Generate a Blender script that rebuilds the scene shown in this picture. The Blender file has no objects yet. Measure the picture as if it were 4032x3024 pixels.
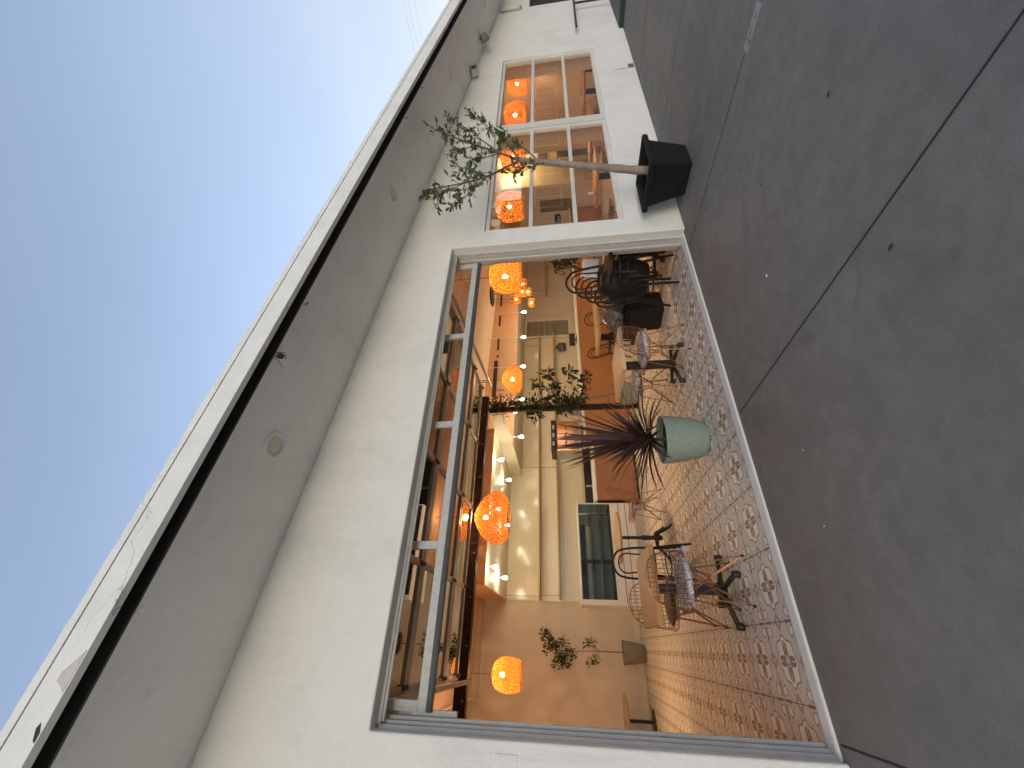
import bpy, bmesh, math, random
from mathutils import Vector, Matrix
R = math.radians
random.seed(7)
SC = bpy.context.scene
COL = SC.collection

# ------------------------------------------------------------------ camera
cam = bpy.data.cameras.new('camera'); camo = bpy.data.objects.new('camera', cam); COL.objects.link(camo)
cam.sensor_width = 36.0; cam.sensor_fit = 'HORIZONTAL'; cam.lens = 1601.33 / 4032 * 36
cam.clip_start = 0.05; cam.clip_end = 500
CR = Vector((0.84148857, -0.53875346, -0.04051792))
CD = Vector((0.03418645, 0.12794084, -0.99119243))
CF = Vector((0.53919224, 0.83269193, 0.12607882))
M = Matrix(((CD.x, CR.x, -CF.x, 0.0), (CD.y, CR.y, -CF.y, -3.107), (CD.z, CR.z, -CF.z, 1.42), (0, 0, 0, 1)))
camo.matrix_world = M                      # the photograph was taken with the camera turned on its side
SC.camera = camo

# ------------------------------------------------------------------ world, sun, exposure
SC.view_settings.view_transform = 'Standard'; SC.view_settings.look = 'None'
SC.view_settings.exposure = 1.3; SC.view_settings.gamma = 1.0
SC.view_settings.use_curve_mapping = False
SUN_EL, SUN_AZ = 13.0, 205.0               # low sun behind the camera, hidden by thin cloud
WEST = (.27, .37, .49)          # the west is muted by haze
SKY_TINT, GLOW, VEIL = (1.78, 1.36, 1.14), (5.5, 5.75, 5.7), (.46, .34, .32)
W = bpy.data.worlds.new('World'); SC.world = W; W.use_nodes = True
wt = W.node_tree; bg = wt.nodes['Background']
sky = wt.nodes.new('ShaderNodeTexSky'); sky.sky_type = 'NISHITA'; sky.sun_disc = False
sky.sun_elevation = R(SUN_EL); sky.sun_rotation = R(SUN_AZ)
sky.air_density = 1.0; sky.dust_density = 2.0; sky.ozone_density = 2.0
bg.inputs[1].default_value = 0.15
# thin dusk haze over the clear sky: a warm-lavender veil, brightest along the western horizon behind the camera
def _n(t): return wt.nodes.new(t)
tc = _n('ShaderNodeTexCoord'); sep = _n('ShaderNodeSeparateXYZ'); wt.links.new(tc.outputs['Generated'], sep.inputs[0])
def _mr(src, a, b, c, d):
    n = _n('ShaderNodeMapRange'); n.interpolation_type = 'SMOOTHSTEP'; wt.links.new(src, n.inputs[0])
    for i, v in enumerate((a, b, c, d)): n.inputs[i + 1].default_value = v
    return n.outputs[0]
def _mul(a, b):
    n = _n('ShaderNodeMath'); n.operation = 'MULTIPLY'; wt.links.new(a, n.inputs[0]); wt.links.new(b, n.inputs[1]); return n.outputs[0]
def _vm(op, a, b):
    n = _n('ShaderNodeVectorMath'); n.operation = op
    for i, v in enumerate((a, b)):
        if isinstance(v, tuple): n.inputs[i].default_value = v
        else: wt.links.new(v, n.inputs[i])
    return n.outputs[0]
def _sc(col, f):
    n = _n('ShaderNodeVectorMath'); n.operation = 'SCALE'; n.inputs[0].default_value = col; wt.links.new(f, n.inputs[3]); return n.outputs[0]
def _lerp(a, b, f):
    n = _n('ShaderNodeMix'); n.data_type = 'RGBA'; wt.links.new(f, n.inputs[0]); n.inputs[6].default_value = (*a, 1); n.inputs[7].default_value = (*b, 1); return n.outputs[2]
glow = _mul(_mr(sep.outputs[2], 0.0, 0.25, 1.0, 0.0), _mr(sep.outputs[1], -0.8, 0.1, 1.0, 0.0))
veil = _mr(sep.outputs[2], 0.05, 0.75, 1.0, 0.0)
tot = _vm('MULTIPLY', sky.outputs[0], _sc(SKY_TINT, _mr(sep.outputs[2], 0.1, 0.7, 0.54, 1.0)))
tot = _vm('MULTIPLY', tot, _lerp(WEST, (1, 1, 1), _mr(sep.outputs[1], -0.6, 0.2, 0.0, 1.0)))
tot = _vm('ADD', tot, _sc(GLOW, glow)); tot = _vm('ADD', tot, _sc(VEIL, veil))
cn = _n('ShaderNodeTexNoise'); cn.inputs['Scale'].default_value = 2.2; cn.inputs['Detail'].default_value = 5; cn.inputs['Roughness'].default_value = .55
cm = _n('ShaderNodeMapping'); cm.inputs['Scale'].default_value = (1.0, .5, 3.0); wt.links.new(tc.outputs['Generated'], cm.inputs[0]); wt.links.new(cm.outputs[0], cn.inputs['Vector'])
tot = _vm('MULTIPLY', tot, _lerp((.965, .97, .975), (1.015, 1.005, .985), _mr(cn.outputs[0], .35, .65, 0.0, 1.0)))   # faint streaks of high haze
wt.links.new(tot, bg.inputs[0])
sl = bpy.data.lights.new('sun', 'SUN'); slo = bpy.data.objects.new('sun', sl); COL.objects.link(slo)
sl.energy = 0.10; sl.angle = R(70); sl.color = (1.0, 0.97, 0.93)
_az, _el = R(SUN_AZ), R(17)
slo.rotation_euler = Vector((-math.sin(_az) * math.cos(_el), -math.cos(_az) * math.cos(_el), -math.sin(_el))).to_track_quat('-Z', 'Y').to_euler()
SC.cycles.max_bounces = 8; SC.cycles.transparent_max_bounces = 16
SC.cycles.use_adaptive_sampling = True
SC.cycles.sample_clamp_indirect = 4.0
try:
    SC.cycles.use_denoising = True
except Exception:
    pass

# ------------------------------------------------------------------ node helpers
class E:
    """a value socket with arithmetic"""
    def __init__(s, nt, v): s.nt, s.v = nt, v
    def _op(s, op, *o):
        n = s.nt.nodes.new('ShaderNodeMath'); n.operation = op
        for i, a in enumerate((s,) + o):
            if isinstance(a, E): a = a.v
            if isinstance(a, (int, float)): n.inputs[i].default_value = a
            else: s.nt.links.new(a, n.inputs[i])
        return E(s.nt, n.outputs[0])
    def __add__(s, o): return s._op('ADD', o)
    __radd__ = __add__
    def __sub__(s, o): return s._op('SUBTRACT', o)
    def __rsub__(s, o): return E(s.nt, o)._op('SUBTRACT', s)
    def __mul__(s, o): return s._op('MULTIPLY', o)
    __rmul__ = __mul__
    def __truediv__(s, o): return s._op('DIVIDE', o)
    def abs(s): return s._op('ABSOLUTE')
    def sin(s): return s._op('SINE')
    def cos(s): return s._op('COSINE')
    def frac(s): return s._op('FRACT')
    def floor(s): return s._op('FLOOR')
    def sqrt(s): return s._op('SQRT')
    def pow(s, o): return s._op('POWER', o)
    def mn(s, o): return s._op('MINIMUM', o)
    def mx(s, o): return s._op('MAXIMUM', o)
    def atan2(s, o): return s._op('ARCTAN2', o)
    def lt(s, o): return s._op('LESS_THAN', o)
    def gt(s, o): return s._op('GREATER_THAN', o)
    def step(s, a, b):                     # smooth 0..1 between a and b
        n = s.nt.nodes.new('ShaderNodeMapRange'); n.interpolation_type = 'SMOOTHSTEP'
        s.nt.links.new(s.v, n.inputs[0]); n.inputs[1].default_value = a; n.inputs[2].default_value = b
        return E(s.nt, n.outputs[0])

class Mat:
    def __init__(s, name, color=(.5, .5, .5), rough=.6, metal=0.0, spec=.5):
        s.m = bpy.data.materials.new(name); s.m.use_nodes = True; s.nt = s.m.node_tree
        s.b = s.nt.nodes['Principled BSDF']; s.out = s.nt.nodes['Material Output']
        s.b.inputs['Base Color'].default_value = (*color, 1); s.b.inputs['Roughness'].default_value = rough
        s.b.inputs['Metallic'].default_value = metal; s.b.inputs['Specular IOR Level'].default_value = spec
        s.col = None
    def node(s, t): return s.nt.nodes.new(t)
    def coord(s, kind='Object'):
        n = s.node('ShaderNodeTexCoord'); return n.outputs[kind]
    def xyz(s, kind='Object'):
        n = s.node('ShaderNodeSeparateXYZ'); s.nt.links.new(s.coord(kind), n.inputs[0])
        return [E(s.nt, n.outputs[i]) for i in range(3)]
    def noise(s, scale, detail=4, rough=.55, dist=0.0, stretch=None, kind='Object'):
        n = s.node('ShaderNodeTexNoise'); n.inputs['Scale'].default_value = scale
        n.inputs['Detail'].default_value = detail; n.inputs['Roughness'].default_value = rough
        n.inputs['Distortion'].default_value = dist
        src = s.coord(kind)
        if stretch:
            mp = s.node('ShaderNodeMapping'); mp.inputs['Scale'].default_value = stretch
            s.nt.links.new(src, mp.inputs[0]); src = mp.outputs[0]
        s.nt.links.new(src, n.inputs['Vector'])
        return E(s.nt, n.outputs[0])
    def ramp(s, e, stops):
        n = s.node('ShaderNodeValToRGB'); s.nt.links.new(e.v, n.inputs[0])
        cr = n.color_ramp
        while len(cr.elements) < len(stops): cr.elements.new(.5)
        for el, (p, c) in zip(cr.elements, stops): el.position = p; el.color = (*c, 1)
        return n.outputs[0]
    def mix(s, fac, a, b):
        n = s.node('ShaderNodeMix'); n.data_type = 'RGBA'
        for i, v in ((0, fac), (6, a), (7, b)):
            if isinstance(v, E): v = v.v
            if isinstance(v, (int, float)): n.inputs[i].default_value = v
            elif isinstance(v, tuple): n.inputs[i].default_value = (*v, 1)
            else: s.nt.links.new(v, n.inputs[i])
        return n.outputs[2]
    def color(s, c): s.nt.links.new(c, s.b.inputs['Base Color']); return s
    def rough(s, e): s.nt.links.new(e.v, s.b.inputs['Roughness']); return s
    def bump(s, e, strength=.3, dist=.01):
        n = s.node('ShaderNodeBump'); n.inputs['Strength'].default_value = strength; n.inputs['Distance'].default_value = dist
        s.nt.links.new(e.v, n.inputs['Height']); s.nt.links.new(n.outputs[0], s.b.inputs['Normal']); return s

def mottled(name, c1, c2, scale=6, rough=.6, metal=0.0, bump=0.0, bscale=60, spec=.5, stretch=None):
    m = Mat(name, c1, rough, metal, spec)
    m.color(m.ramp(m.noise(scale, 5, .6, stretch=stretch), [(.3, c1), (.7, c2)]))
    if bump: m.bump(m.noise(bscale, 3), bump, .004)
    return m.m

# ------------------------------------------------------------------ materials
MT = {}
def stucco(name, c1, c2, grain=.5):
    m = Mat(name, c1, .85, spec=.25)
    n1 = m.noise(1.3, 5, .65); n2 = m.noise(11, 4, .6); 
    n3 = m.noise(2.2, 6, .7, .4, stretch=(1, 1, .18))
    v = n1 * .5 + n2 * .2 + n3 * .3
    m.color(m.ramp(v, [(.34, c2), (.5, c1), (.66, tuple(min(1, k * 1.04) for k in c1))]))
    streak = m.noise(3.2, 5, .65, .3, stretch=(1.6, 1, .12)).step(.60, .74) * .30
    hb = m.ramp(v, [(.34, c2), (.5, c1), (.66, tuple(min(1, k * 1.04) for k in c1))])
    m.color(m.mix(streak, hb, tuple(k * .72 for k in c2)))
    m.bump(m.noise(75, 3, .6) * .6 + m.noise(190, 2) * .5, grain, .006)
    return m.m
MT['stucco'] = stucco('white_stucco', (.80, .805, .785), (.69, .70, .685), .9)
MT['soffit'] = stucco('soffit_paint', (.86, .86, .84), (.76, .755, .73), .4)

def fascia_mat():
    m = Mat('fascia_paint', (.8, .82, .8), .7, spec=.3)
    x, y, z = m.xyz()
    n = m.noise(5, 6, .65, .5)
    c = m.ramp(n, [(.35, (.76, .78, .76)), (.6, (.84, .86, .84))])
    vor = m.node('ShaderNodeTexVoronoi'); vor.feature = 'DISTANCE_TO_EDGE'; vor.inputs['Scale'].default_value = 1.1
    mp = m.node('ShaderNodeMapping'); mp.inputs['Scale'].default_value = (1.0, 1, 2.5)
    nz = m.node('ShaderNodeTexNoise'); nz.inputs['Scale'].default_value = 3; nz.inputs['Detail'].default_value = 6
    m.nt.links.new(m.coord(), nz.inputs['Vector'])
    mx = m.node('ShaderNodeMix'); mx.data_type = 'RGBA'; mx.inputs[0].default_value = .35
    m.nt.links.new(m.coord(), mx.inputs[6]); m.nt.links.new(nz.outputs[1], mx.inputs[7])
    m.nt.links.new(mx.outputs[2], mp.inputs[0]); m.nt.links.new(mp.outputs[0], vor.inputs['Vector'])
    d = E(m.nt, vor.outputs['Distance'])
    crack = (1 - d.step(.001, .006)) * m.noise(.9, 2).step(.52, .62)
    grime = m.noise(9, 6, .7, stretch=(1, 1, .2)).step(.60, .75) * .35
    c = m.mix(grime, c, (.45, .44, .42))
    m.color(m.mix(crack * .55, c, (.25, .24, .24)))
    m.bump(m.noise(40, 4), .3, .004)
    return m.m
MT['fascia'] = fascia_mat()

def concrete_mat():
    m = Mat('concrete_paving', (.11, .11, .11), .85, spec=.3)
    x, y, z = m.xyz()
    n1 = m.noise(.45, 6, .6); n2 = m.noise(2.6, 6, .7, .6); n3 = m.noise(160, 2, .7); n4 = m.noise(9, 5, .65)
    n5 = m.noise(420, 1, .5)
    v = n1 * .20 + n2 * .20 + n4 * .16 + n3 * .26 + n5 * .18
    c = m.ramp(v, [(.36, (.118, .118, .106)), (.5, (.196, .193, .175)), (.64, (.285, .281, .256))])
    # warm dusty band of old paint wash near the building
    band = (1 - (y * -1).step(.15, 1.3)) * m.noise(1.1, 4, .6).step(.40, .65) * .35
    c = m.mix(band, c, (.17, .145, .125))
    # dark damp blotches and fine crazing
    blot = m.noise(1.0, 3, .5, 1.0).step(.62, .76) * .16
    c = m.mix(blot, c, (.05, .05, .052))
    spots = m.noise(5.5, 2, .4).step(.765, .81) * .3
    c = m.mix(spots, c, (.04, .04, .042))
    vor = m.node('ShaderNodeTexVoronoi'); vor.feature = 'DISTANCE_TO_EDGE'; vor.inputs['Scale'].default_value = .42
    nz = m.node('ShaderNodeTexNoise'); nz.inputs['Scale'].default_value = 1.6; nz.inputs['Detail'].default_value = 7
    m.nt.links.new(m.coord(), nz.inputs['Vector'])
    mx = m.node('ShaderNodeMix'); mx.data_type = 'RGBA'; mx.inputs[0].default_value = .28
    m.nt.links.new(m.coord(), mx.inputs[6]); m.nt.links.new(nz.outputs[1], mx.inputs[7])
    m.nt.links.new(mx.outputs[2], vor.inputs['Vector'])
    d = E(m.nt, vor.outputs['Distance'])
    crack = (1 - d.step(.001, .0045)) * m.noise(.8, 3).step(.50, .62)
    c = m.mix(crack * .16, c, (.045, .045, .045))
    # control joints every 2.06 m, square to the building
    w = m.noise(9, 4) * .004
    u = ((x + w - .003 - 1.66) / 2.06 + .5).frac() - .5
    du = u.abs() * 2.06
    joint = (1 - du.step(.004, .008))
    halo = (1 - du.step(.0, .04)) * .2 * n2
    c = m.mix(halo, c, (.06, .06, .06))
    c = m.mix(joint * .92, c, (.018, .018, .02))
    sc_ = m.noise(3.5, 5, .7, 1.2, stretch=(1, .25, 1)).step(.58, .72) * .22
    c = m.mix(sc_, c, (.27, .265, .24))
    # small cement patch across a joint
    px = (x - 3.73 + w * 3).abs(); py = (y + 1.84 + m.noise(20, 3) * .03).abs()
    patch = (1 - px.step(.045, .055)) * (1 - py.step(.13, .145))
    c = m.mix(patch * m.noise(16, 4).step(.35, .55) * .85, c, (.38, .375, .35))
    # crumbled buff edge along the threshold
    edge = (1 - (y * -1 + m.noise(12, 4, .7) * .09 + .04).step(.052, .062)) * (1 - (x - 1.76).abs().step(2.26, 2.28))
    c = m.mix(edge * .75, c, (.24, .205, .16))
    m.color(c)
    m.bump(n3 * .5 + n2 * .5 - joint * 3.0 + edge * .5, .35, .006)
    return m.m
MT['concrete'] = concrete_mat()

def tile_mat():
    m = Mat('patterned_tile', (.5, .42, .33), .38, spec=.4)
    x, y, z = m.xyz()
    T = .4532
    u = (x - .196) / T; v = (y - .40) / T
    fu = (u + .5).frac() - .5; fv = (v + .5).frac() - .5           # about the grout crossing (brown diamond)
    au, av = fu.abs(), fv.abs()
    hu, hv = u.frac() - .5, v.frac() - .5                           # about the half cell
    base = m.ramp(m.noise(22, 4, .6), [(.3, (.585, .535, .455)), (.7, (.67, .62, .535))])
    cream, brown, grey = (.82, .78, .69), (.25, .20, .16), (.60, .63, .63)
    tan = (.42, .35, .275)
    # cells: flower at (half, 0); cross at (0, half)
    def polar(a, b):
        r = (a * a + b * b).sqrt(); th = b.atan2(a); return r, th
    # grey ribbons framing the cross cells, broken at the lozenges
    cq = au + hv.abs()
    ribbon = cq.step(.355, .362) * (1 - cq.step(.462, .470)) * (1 - (au - hv.abs()).abs().step(.325, .332))
    c = m.mix(ribbon, base, grey)
    line = (1 - (cq - .41).abs().step(.008, .013)) * ribbon
    c = m.mix(line * .8, c, (.66, .67, .64))
    edge = (1 - (cq - .352).abs().step(.004, .009)) * (1 - (au - hv.abs()).abs().step(.34, .35))
    c = m.mix(edge * .7, c, brown)
    # flower medallion
    r, th = polar(hu, fv)
    scal = .305 + .022 * (th * 8.0).cos()
    c = m.mix(1 - (r - scal).step(-.004, .004), c, cream)
    c = m.mix(1 - (r - scal).abs().step(.009, .015), c, brown)
    pc_ = (th * 4.0).cos(); ps_ = (th * 4.0).sin().abs()
    petal = (1 - (r - (.185 + .085 * pc_)).step(-.008, .008)) * r.step(.070, .080)
    c = m.mix(petal, c, brown)
    vein = petal * (1 - ps_.step(.10, .24)) * r.step(.12, .14)
    c = m.mix(vein, c, cream)
    c = m.mix((1 - r.step(.060, .068)), c, tan)
    c = m.mix((1 - r.step(.026, .034)), c, cream)
    # four-armed cross with curled leaves
    r2, t2 = polar(fu, hv)
    s2_ = (t2 * 2.0).sin().abs(); q = (t2 * 2.0).cos().abs()
    inside = 1 - cq.step(.345, .350)
    lw = (r2 - .165).abs() + (1 - s2_) * .34
    out_ = (1 - lw.step(.098, .106)) * inside
    c = m.mix(out_, c, brown)
    c = m.mix((1 - lw.step(.066, .074)) * inside, c, cream)
    arm = (1 - (au.mn(hv.abs())).step(.016, .022)) * (1 - r2.step(.20, .21))
    c = m.mix(arm, c, brown)
    knob = (1 - ((r2 - .205).abs() + (1 - q) * .5).step(.030, .040))
    c = m.mix(knob * inside, c, brown)
    c = m.mix(1 - r2.step(.055, .062), c, grey)
    # brown lozenges between the cells
    for (a_, b_) in ((au, av), (hu.abs(), hv.abs())):
        sm = a_ + b_
        c = m.mix(1 - sm.step(.105, .113), c, tan)
        c = m.mix(1 - (sm - .112).abs().step(.006, .011), c, brown)
        c = m.mix(1 - sm.step(.040, .047), c, cream)
    # wear and grout
    c = m.mix(m.noise(3.0, 5, .6).step(.45, .75) * .18, c, (.36, .29, .22))
    gx = au * T; gy = (((y - .18) / T + .5).frac() - .5).abs() * T
    g1 = 1 - gx.mn(gy).step(.0022, .0042)
    hx = hu.abs() * T
    g2 = (1 - hx.step(.0006, .0022)) * .4
    c = m.mix(g1 * .9, c, (.13, .09, .065))
    c = m.mix(g2, c, (.2, .15, .11))
    m.color(c)
    m.rough(m.noise(30, 3) * .25 + .42)
    m.bump(g1 * -1.0 + m.noise(60, 2) * .05, .25, .003)
    return m.m
MT['tile'] = tile_mat()

MT['plaster'] = mottled('beige_plaster', (.68, .60, .50), (.62, .545, .45), 3, .8, bump=.15, bscale=40)
MT['ceiling'] = mottled('ceiling_lamp_tan', (.66, .47, .33), (.62, .43, .30), 2, .8)  # tan tint: the pendants' orange light is put into the ceiling colour
MT['cream'] = mottled('cream_paint', (.74, .68, .53), (.70, .64, .49), 3, .55)
MT['header'] = mottled('header_lamp_orange', (.60, .36, .21), (.55, .32, .18), 3, .6, bump=.1, bscale=20)  # orange glow of the rattan lamps painted into the header colour
MT['terracotta'] = mottled('terracotta_paint', (.45, .215, .080), (.41, .19, .07), 4, .6)
MT['terra_rib'] = mottled('terracotta_fluted', (.42, .20, .10), (.38, .18, .09), 4, .6)
MT['white'] = mottled('white_enamel', (.78, .77, .74), (.74, .73, .70), 6, .4)
MT['trim'] = mottled('window_trim_paint', (.70, .70, .67), (.64, .64, .61), 8, .5)
MT['alu'] = mottled('galvanised_metal', (.42, .425, .415), (.56, .565, .55), 28, .55, .0, stretch=(1, 1, 1))
MT['greymetal'] = mottled('grey_metal', (.50, .50, .495), (.58, .58, .57), 10, .5, .1)
MT['doorframe'] = mottled('door_frame_metal', (.34, .33, .31), (.42, .40, .37), 7, .45, .35)
MT['seal'] = mottled('rubber_seal', (.045, .05, .055), (.07, .075, .08), 12, .6)
MT['beam'] = mottled('dark_brown_steel', (.022, .011, .008), (.036, .019, .013), 9, .65, spec=.2)
MT['black'] = mottled('black_paint', (.012, .011, .011), (.02, .018, .017), 8, .4)
MT['blackwood'] = mottled('dark_stained_wood', (.010, .007, .007), (.022, .013, .012), 14, .42, spec=.3, stretch=(1, 1, .1))
MT['blackplastic'] = mottled('black_plastic', (.011, .011, .012), (.017, .017, .018), 18, .6, bump=.08, spec=.25)
MT['darkmetal'] = mottled('dark_slot', (.02, .018, .016), (.03, .026, .022), 8, .6)
MT['iron'] = mottled('cast_iron', (.02, .021, .02), (.034, .035, .033), 20, .5, .4, bump=.1)
MT['copper'] = mottled('rose_copper_wire', (.38, .195, .12), (.28, .14, .088), 25, .42, .85)
MT['pad'] = mottled('olive_brown_leather', (.055, .042, .026), (.075, .058, .036), 20, .5, bump=.1)
MT['teal'] = mottled('teal_terrazzo', (.155, .215, .185), (.30, .37, .33), 85, .75, bump=.3, bscale=90)
MT['greystone'] = mottled('grey_cement', (.20, .19, .165), (.25, .235, .2), 14, .7, bump=.1)
MT['soil'] = mottled('potting_soil', (.02, .015, .011), (.045, .034, .024), 40, .95, bump=.8, bscale=90)
MT['paper'] = mottled('white_paper', (.80, .81, .84), (.74, .75, .79), 9, .7)
MT['steel'] = mottled('brushed_steel', (.42, .41, .39), (.5, .49, .46), 30, .3, .8)
MT['shelfwood'] = mottled('pale_shelf_wood', (.56, .42, .25), (.48, .35, .2), 8, .5, stretch=(.2, 3, 3))
MT['panelgrey'] = mottled('grey_panel_paint', (.16, .13, .095), (.19, .155, .11), 6, .5)
MT['greenpaint'] = mottled('dark_green_paint', (.012, .030, .028), (.02, .04, .036), 9, .5)
MT['redbrown'] = mottled('weathered_brown', (.12, .09, .085), (.2, .17, .16), 20, .8)
MT['neighbour'] = stucco('neighbour_stucco', (.20, .165, .135), (.17, .14, .115))
MT['neighbourwin'] = mottled('neighbour_window', (.05, .055, .065), (.08, .085, .095), 3, .15)

def wood_mat(name, c1, c2, c3, axis=0):
    m = Mat(name, c1, .38, spec=.45)
    st = [(1, 16, 16), (16, 1, 16), (16, 16, 1)][axis]
    n = m.noise(2.4, 6, .6, .8, stretch=st)
    x, y, z = m.xyz()
    a = (y, x, x)[axis]
    plank = ((a * 14).floor() * 12.9898).sin().abs()
    c = m.ramp(n, [(.3, c1), (.55, c2), (.75, c3)])
    c = m.mix(plank * .35, c, c1)
    m.color(c); m.bump(n, .08, .002)
    return m.m
MT['butcher'] = wood_mat('butcher_block', (.38, .185, .06), (.52, .275, .10), (.60, .35, .14))
MT['oak'] = wood_mat('oak_top', (.34, .24, .13), (.44, .32, .18), (.5, .38, .23))
MT['mapletop'] = wood_mat('maple_top', (.58, .40, .22), (.66, .47, .27), (.72, .53, .33), 1)

def bark_mat():
    m = Mat('pale_bark', (.3, .25, .2), .85, spec=.2)
    n = m.noise(9, 5, .65, stretch=(1, 1, .6)); k = m.noise(40, 3).step(.62, .72)
    c = m.ramp(n, [(.3, (.20, .155, .12)), (.6, (.34, .28, .23)), (.8, (.42, .36, .31))])
    x, y, z = m.xyz()
    ringn = ((z * 22 + m.noise(3, 2) * 6).frac() - .5).abs().step(.0, .07)
    c = m.mix((1 - ringn) * .5, c, (.11, .085, .065))
    m.color(m.mix(k * .5, c, (.1, .08, .065))); m.bump(n, .5, .006)
    return m.m
MT['bark'] = bark_mat()
MT['twig'] = mottled('twig_bark', (.11, .075, .055), (.17, .12, .09), 20, .8)

def leaf_mat(name, c1, c2, rough=.45, trans=.25):
    m = Mat(name, c1, rough, spec=.4)
    oi = m.node('ShaderNodeNewGeometry')
    e = E(m.nt, oi.outputs['Random Per Island'])
    col = m.ramp(e * .75 + m.noise(9, 3) * .25, [(.1, c1), (.9, c2)])
    m.color(col)
    t = m.node('ShaderNodeBsdfTranslucent'); m.nt.links.new(col, t.inputs[0])
    mx = m.node('ShaderNodeMixShader'); mx.inputs[0].default_value = trans
    m.nt.links.new(m.b.outputs[0], mx.inputs[1]); m.nt.links.new(t.outputs[0], mx.inputs[2])
    m.nt.links.new(mx.outputs[0], m.out.inputs[0])
    return m.m
MT['leaf_ficus'] = leaf_mat('ficus_leaf', (.045, .080, .022), (.17, .24, .085))
MT['leaf_dark'] = leaf_mat('dark_leaf', (.012, .020, .007), (.034, .045, .014))
MT['leaf_olive'] = leaf_mat('olive_leaf', (.022, .032, .010), (.06, .08, .022))
MT['leaf_purple'] = leaf_mat('purple_strap_leaf', (.036, .020, .020), (.15, .088, .088), .36, .15)
MT['leaf_litter'] = mottled('dry_leaf', (.03, .026, .022), (.05, .04, .03), 20, .8)

def glass_mat(name, tint=(.96, .97, .96), ior=1.5, extra=0.0):
    m = bpy.data.materials.new(name); m.use_nodes = True; nt = m.node_tree; nt.nodes.clear()
    out = nt.nodes.new('ShaderNodeOutputMaterial'); tr = nt.nodes.new('ShaderNodeBsdfTransparent'); tr.inputs[0].default_value = (*tint, 1)
    gl = nt.nodes.new('ShaderNodeBsdfGlossy'); gl.inputs['Roughness'].default_value = 0.0
    fr = nt.nodes.new('ShaderNodeFresnel'); fr.inputs[0].default_value = ior
    a = E(nt, fr.outputs[0]) + extra
    mx = nt.nodes.new('ShaderNodeMixShader'); nt.links.new(a.mn(1.0).v, mx.inputs[0])
    nt.links.new(tr.outputs[0], mx.inputs[1]); nt.links.new(gl.outputs[0], mx.inputs[2]); nt.links.new(mx.outputs[0], out.inputs[0])
    return m
MT['glass'] = glass_mat('window_glass', (.95, .96, .95), 1.52, .15)
MT['caseglass'] = glass_mat('case_glass', (.86, .90, .87), 1.5, .03)
MT['doorglass'] = glass_mat('door_glass', (.72, .70, .66), 1.22, .0)

def plastic_wrap():
    m = Mat('clear_plastic_wrap', (.78, .76, .80), .18, spec=.9)
    n = m.noise(26, 4, .6, 1.5); m.bump(n, .9, .02)
    tr = m.node('ShaderNodeBsdfTransparent')
    mx = m.node('ShaderNodeMixShader'); m.nt.links.new((n.step(.36, .60) * .6 + .28).v, mx.inputs[0])
    m.nt.links.new(tr.outputs[0], mx.inputs[1]); m.nt.links.new(m.b.outputs[0], mx.inputs[2]); m.nt.links.new(mx.outputs[0], m.out.inputs[0])
    return m.m
MT['wrap'] = plastic_wrap()
def bag_mat():
    m = Mat('grey_plastic_bag', (.07, .075, .085), .22, spec=.8)
    n = m.noise(9, 4, .6, 1.8); m.color(m.ramp(n, [(.35, (.035, .037, .042)), (.7, (.13, .14, .155))])); m.bump(n, 1.0, .03)
    return m.m
MT['bag'] = bag_mat()

def rattan_mat(name, gap=.40, k=1.0, dens=46, open_=.12):
    """open weave of thin cane strips: the gaps are clear, the strips pass a little light"""
    m = bpy.data.materials.new(name); m.use_nodes = True; nt = m.node_tree; nt.nodes.clear()
    H = Mat.__new__(Mat); H.m = m; H.nt = nt
    x, y, z = H.xyz()
    th = y.atan2(x)
    nz = H.noise(5, 4, .6, 1.0); n2 = H.noise(60, 3, .65, .3); n3 = H.noise(40, 4, .6, 1.2, stretch=(1, 1, 1.8))
    a = (th * (dens * .5) + z * (dens * 1.9) + nz * 9).sin(); b = (th * (dens * .5) - z * (dens * 1.9) + nz * 9 + 2).sin()
    w = a.mx(b) * .30 + n2 * .5 + n3 * .5
    cover = w.step(gap, gap + .16)
    oc = H.ramp(n3, [(.35, (.20 * k, .060 * k, .008 * k)), (.5, (.34 * k, .118 * k, .018 * k)), (.68, (.46 * k, .18 * k, .034 * k))])
    tl = nt.nodes.new('ShaderNodeBsdfTranslucent'); df = nt.nodes.new('ShaderNodeBsdfDiffuse')
    nt.links.new(oc, tl.inputs[0]); nt.links.new(oc, df.inputs[0])
    m1 = nt.nodes.new('ShaderNodeMixShader'); m1.inputs[0].default_value = .35
    nt.links.new(tl.outputs[0], m1.inputs[1]); nt.links.new(df.outputs[0], m1.inputs[2])
    tr = nt.nodes.new('ShaderNodeBsdfTransparent')
    m2 = nt.nodes.new('ShaderNodeMixShader'); nt.links.new((cover * (1 - open_) + open_ * .6).v, m2.inputs[0])
    nt.links.new(tr.outputs[0], m2.inputs[1]); nt.links.new(m1.outputs[0], m2.inputs[2])
    out = nt.nodes.new('ShaderNodeOutputMaterial'); nt.links.new(m2.outputs[0], out.inputs[0])
    return m
MT['rattan'] = rattan_mat('woven_rattan', .46, .95, 46, .30)
MT['rattan_deep'] = rattan_mat('deep_orange_rattan', .42, .78, 60, .30)

def emit(name, c, s):
    m = bpy.data.materials.new(name); m.use_nodes = True; nt = m.node_tree; nt.nodes.clear()
    e = nt.nodes.new('ShaderNodeEmission'); e.inputs[0].default_value = (*c, 1); e.inputs[1].default_value = s
    o = nt.nodes.new('ShaderNodeOutputMaterial'); nt.links.new(e.outputs[0], o.inputs[0]); return m
MT['bulb'] = emit('lit_bulb', (1, .74, .36), 14)
MT['globe'] = emit('lit_globe', (1, .90, .66), 7)

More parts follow.
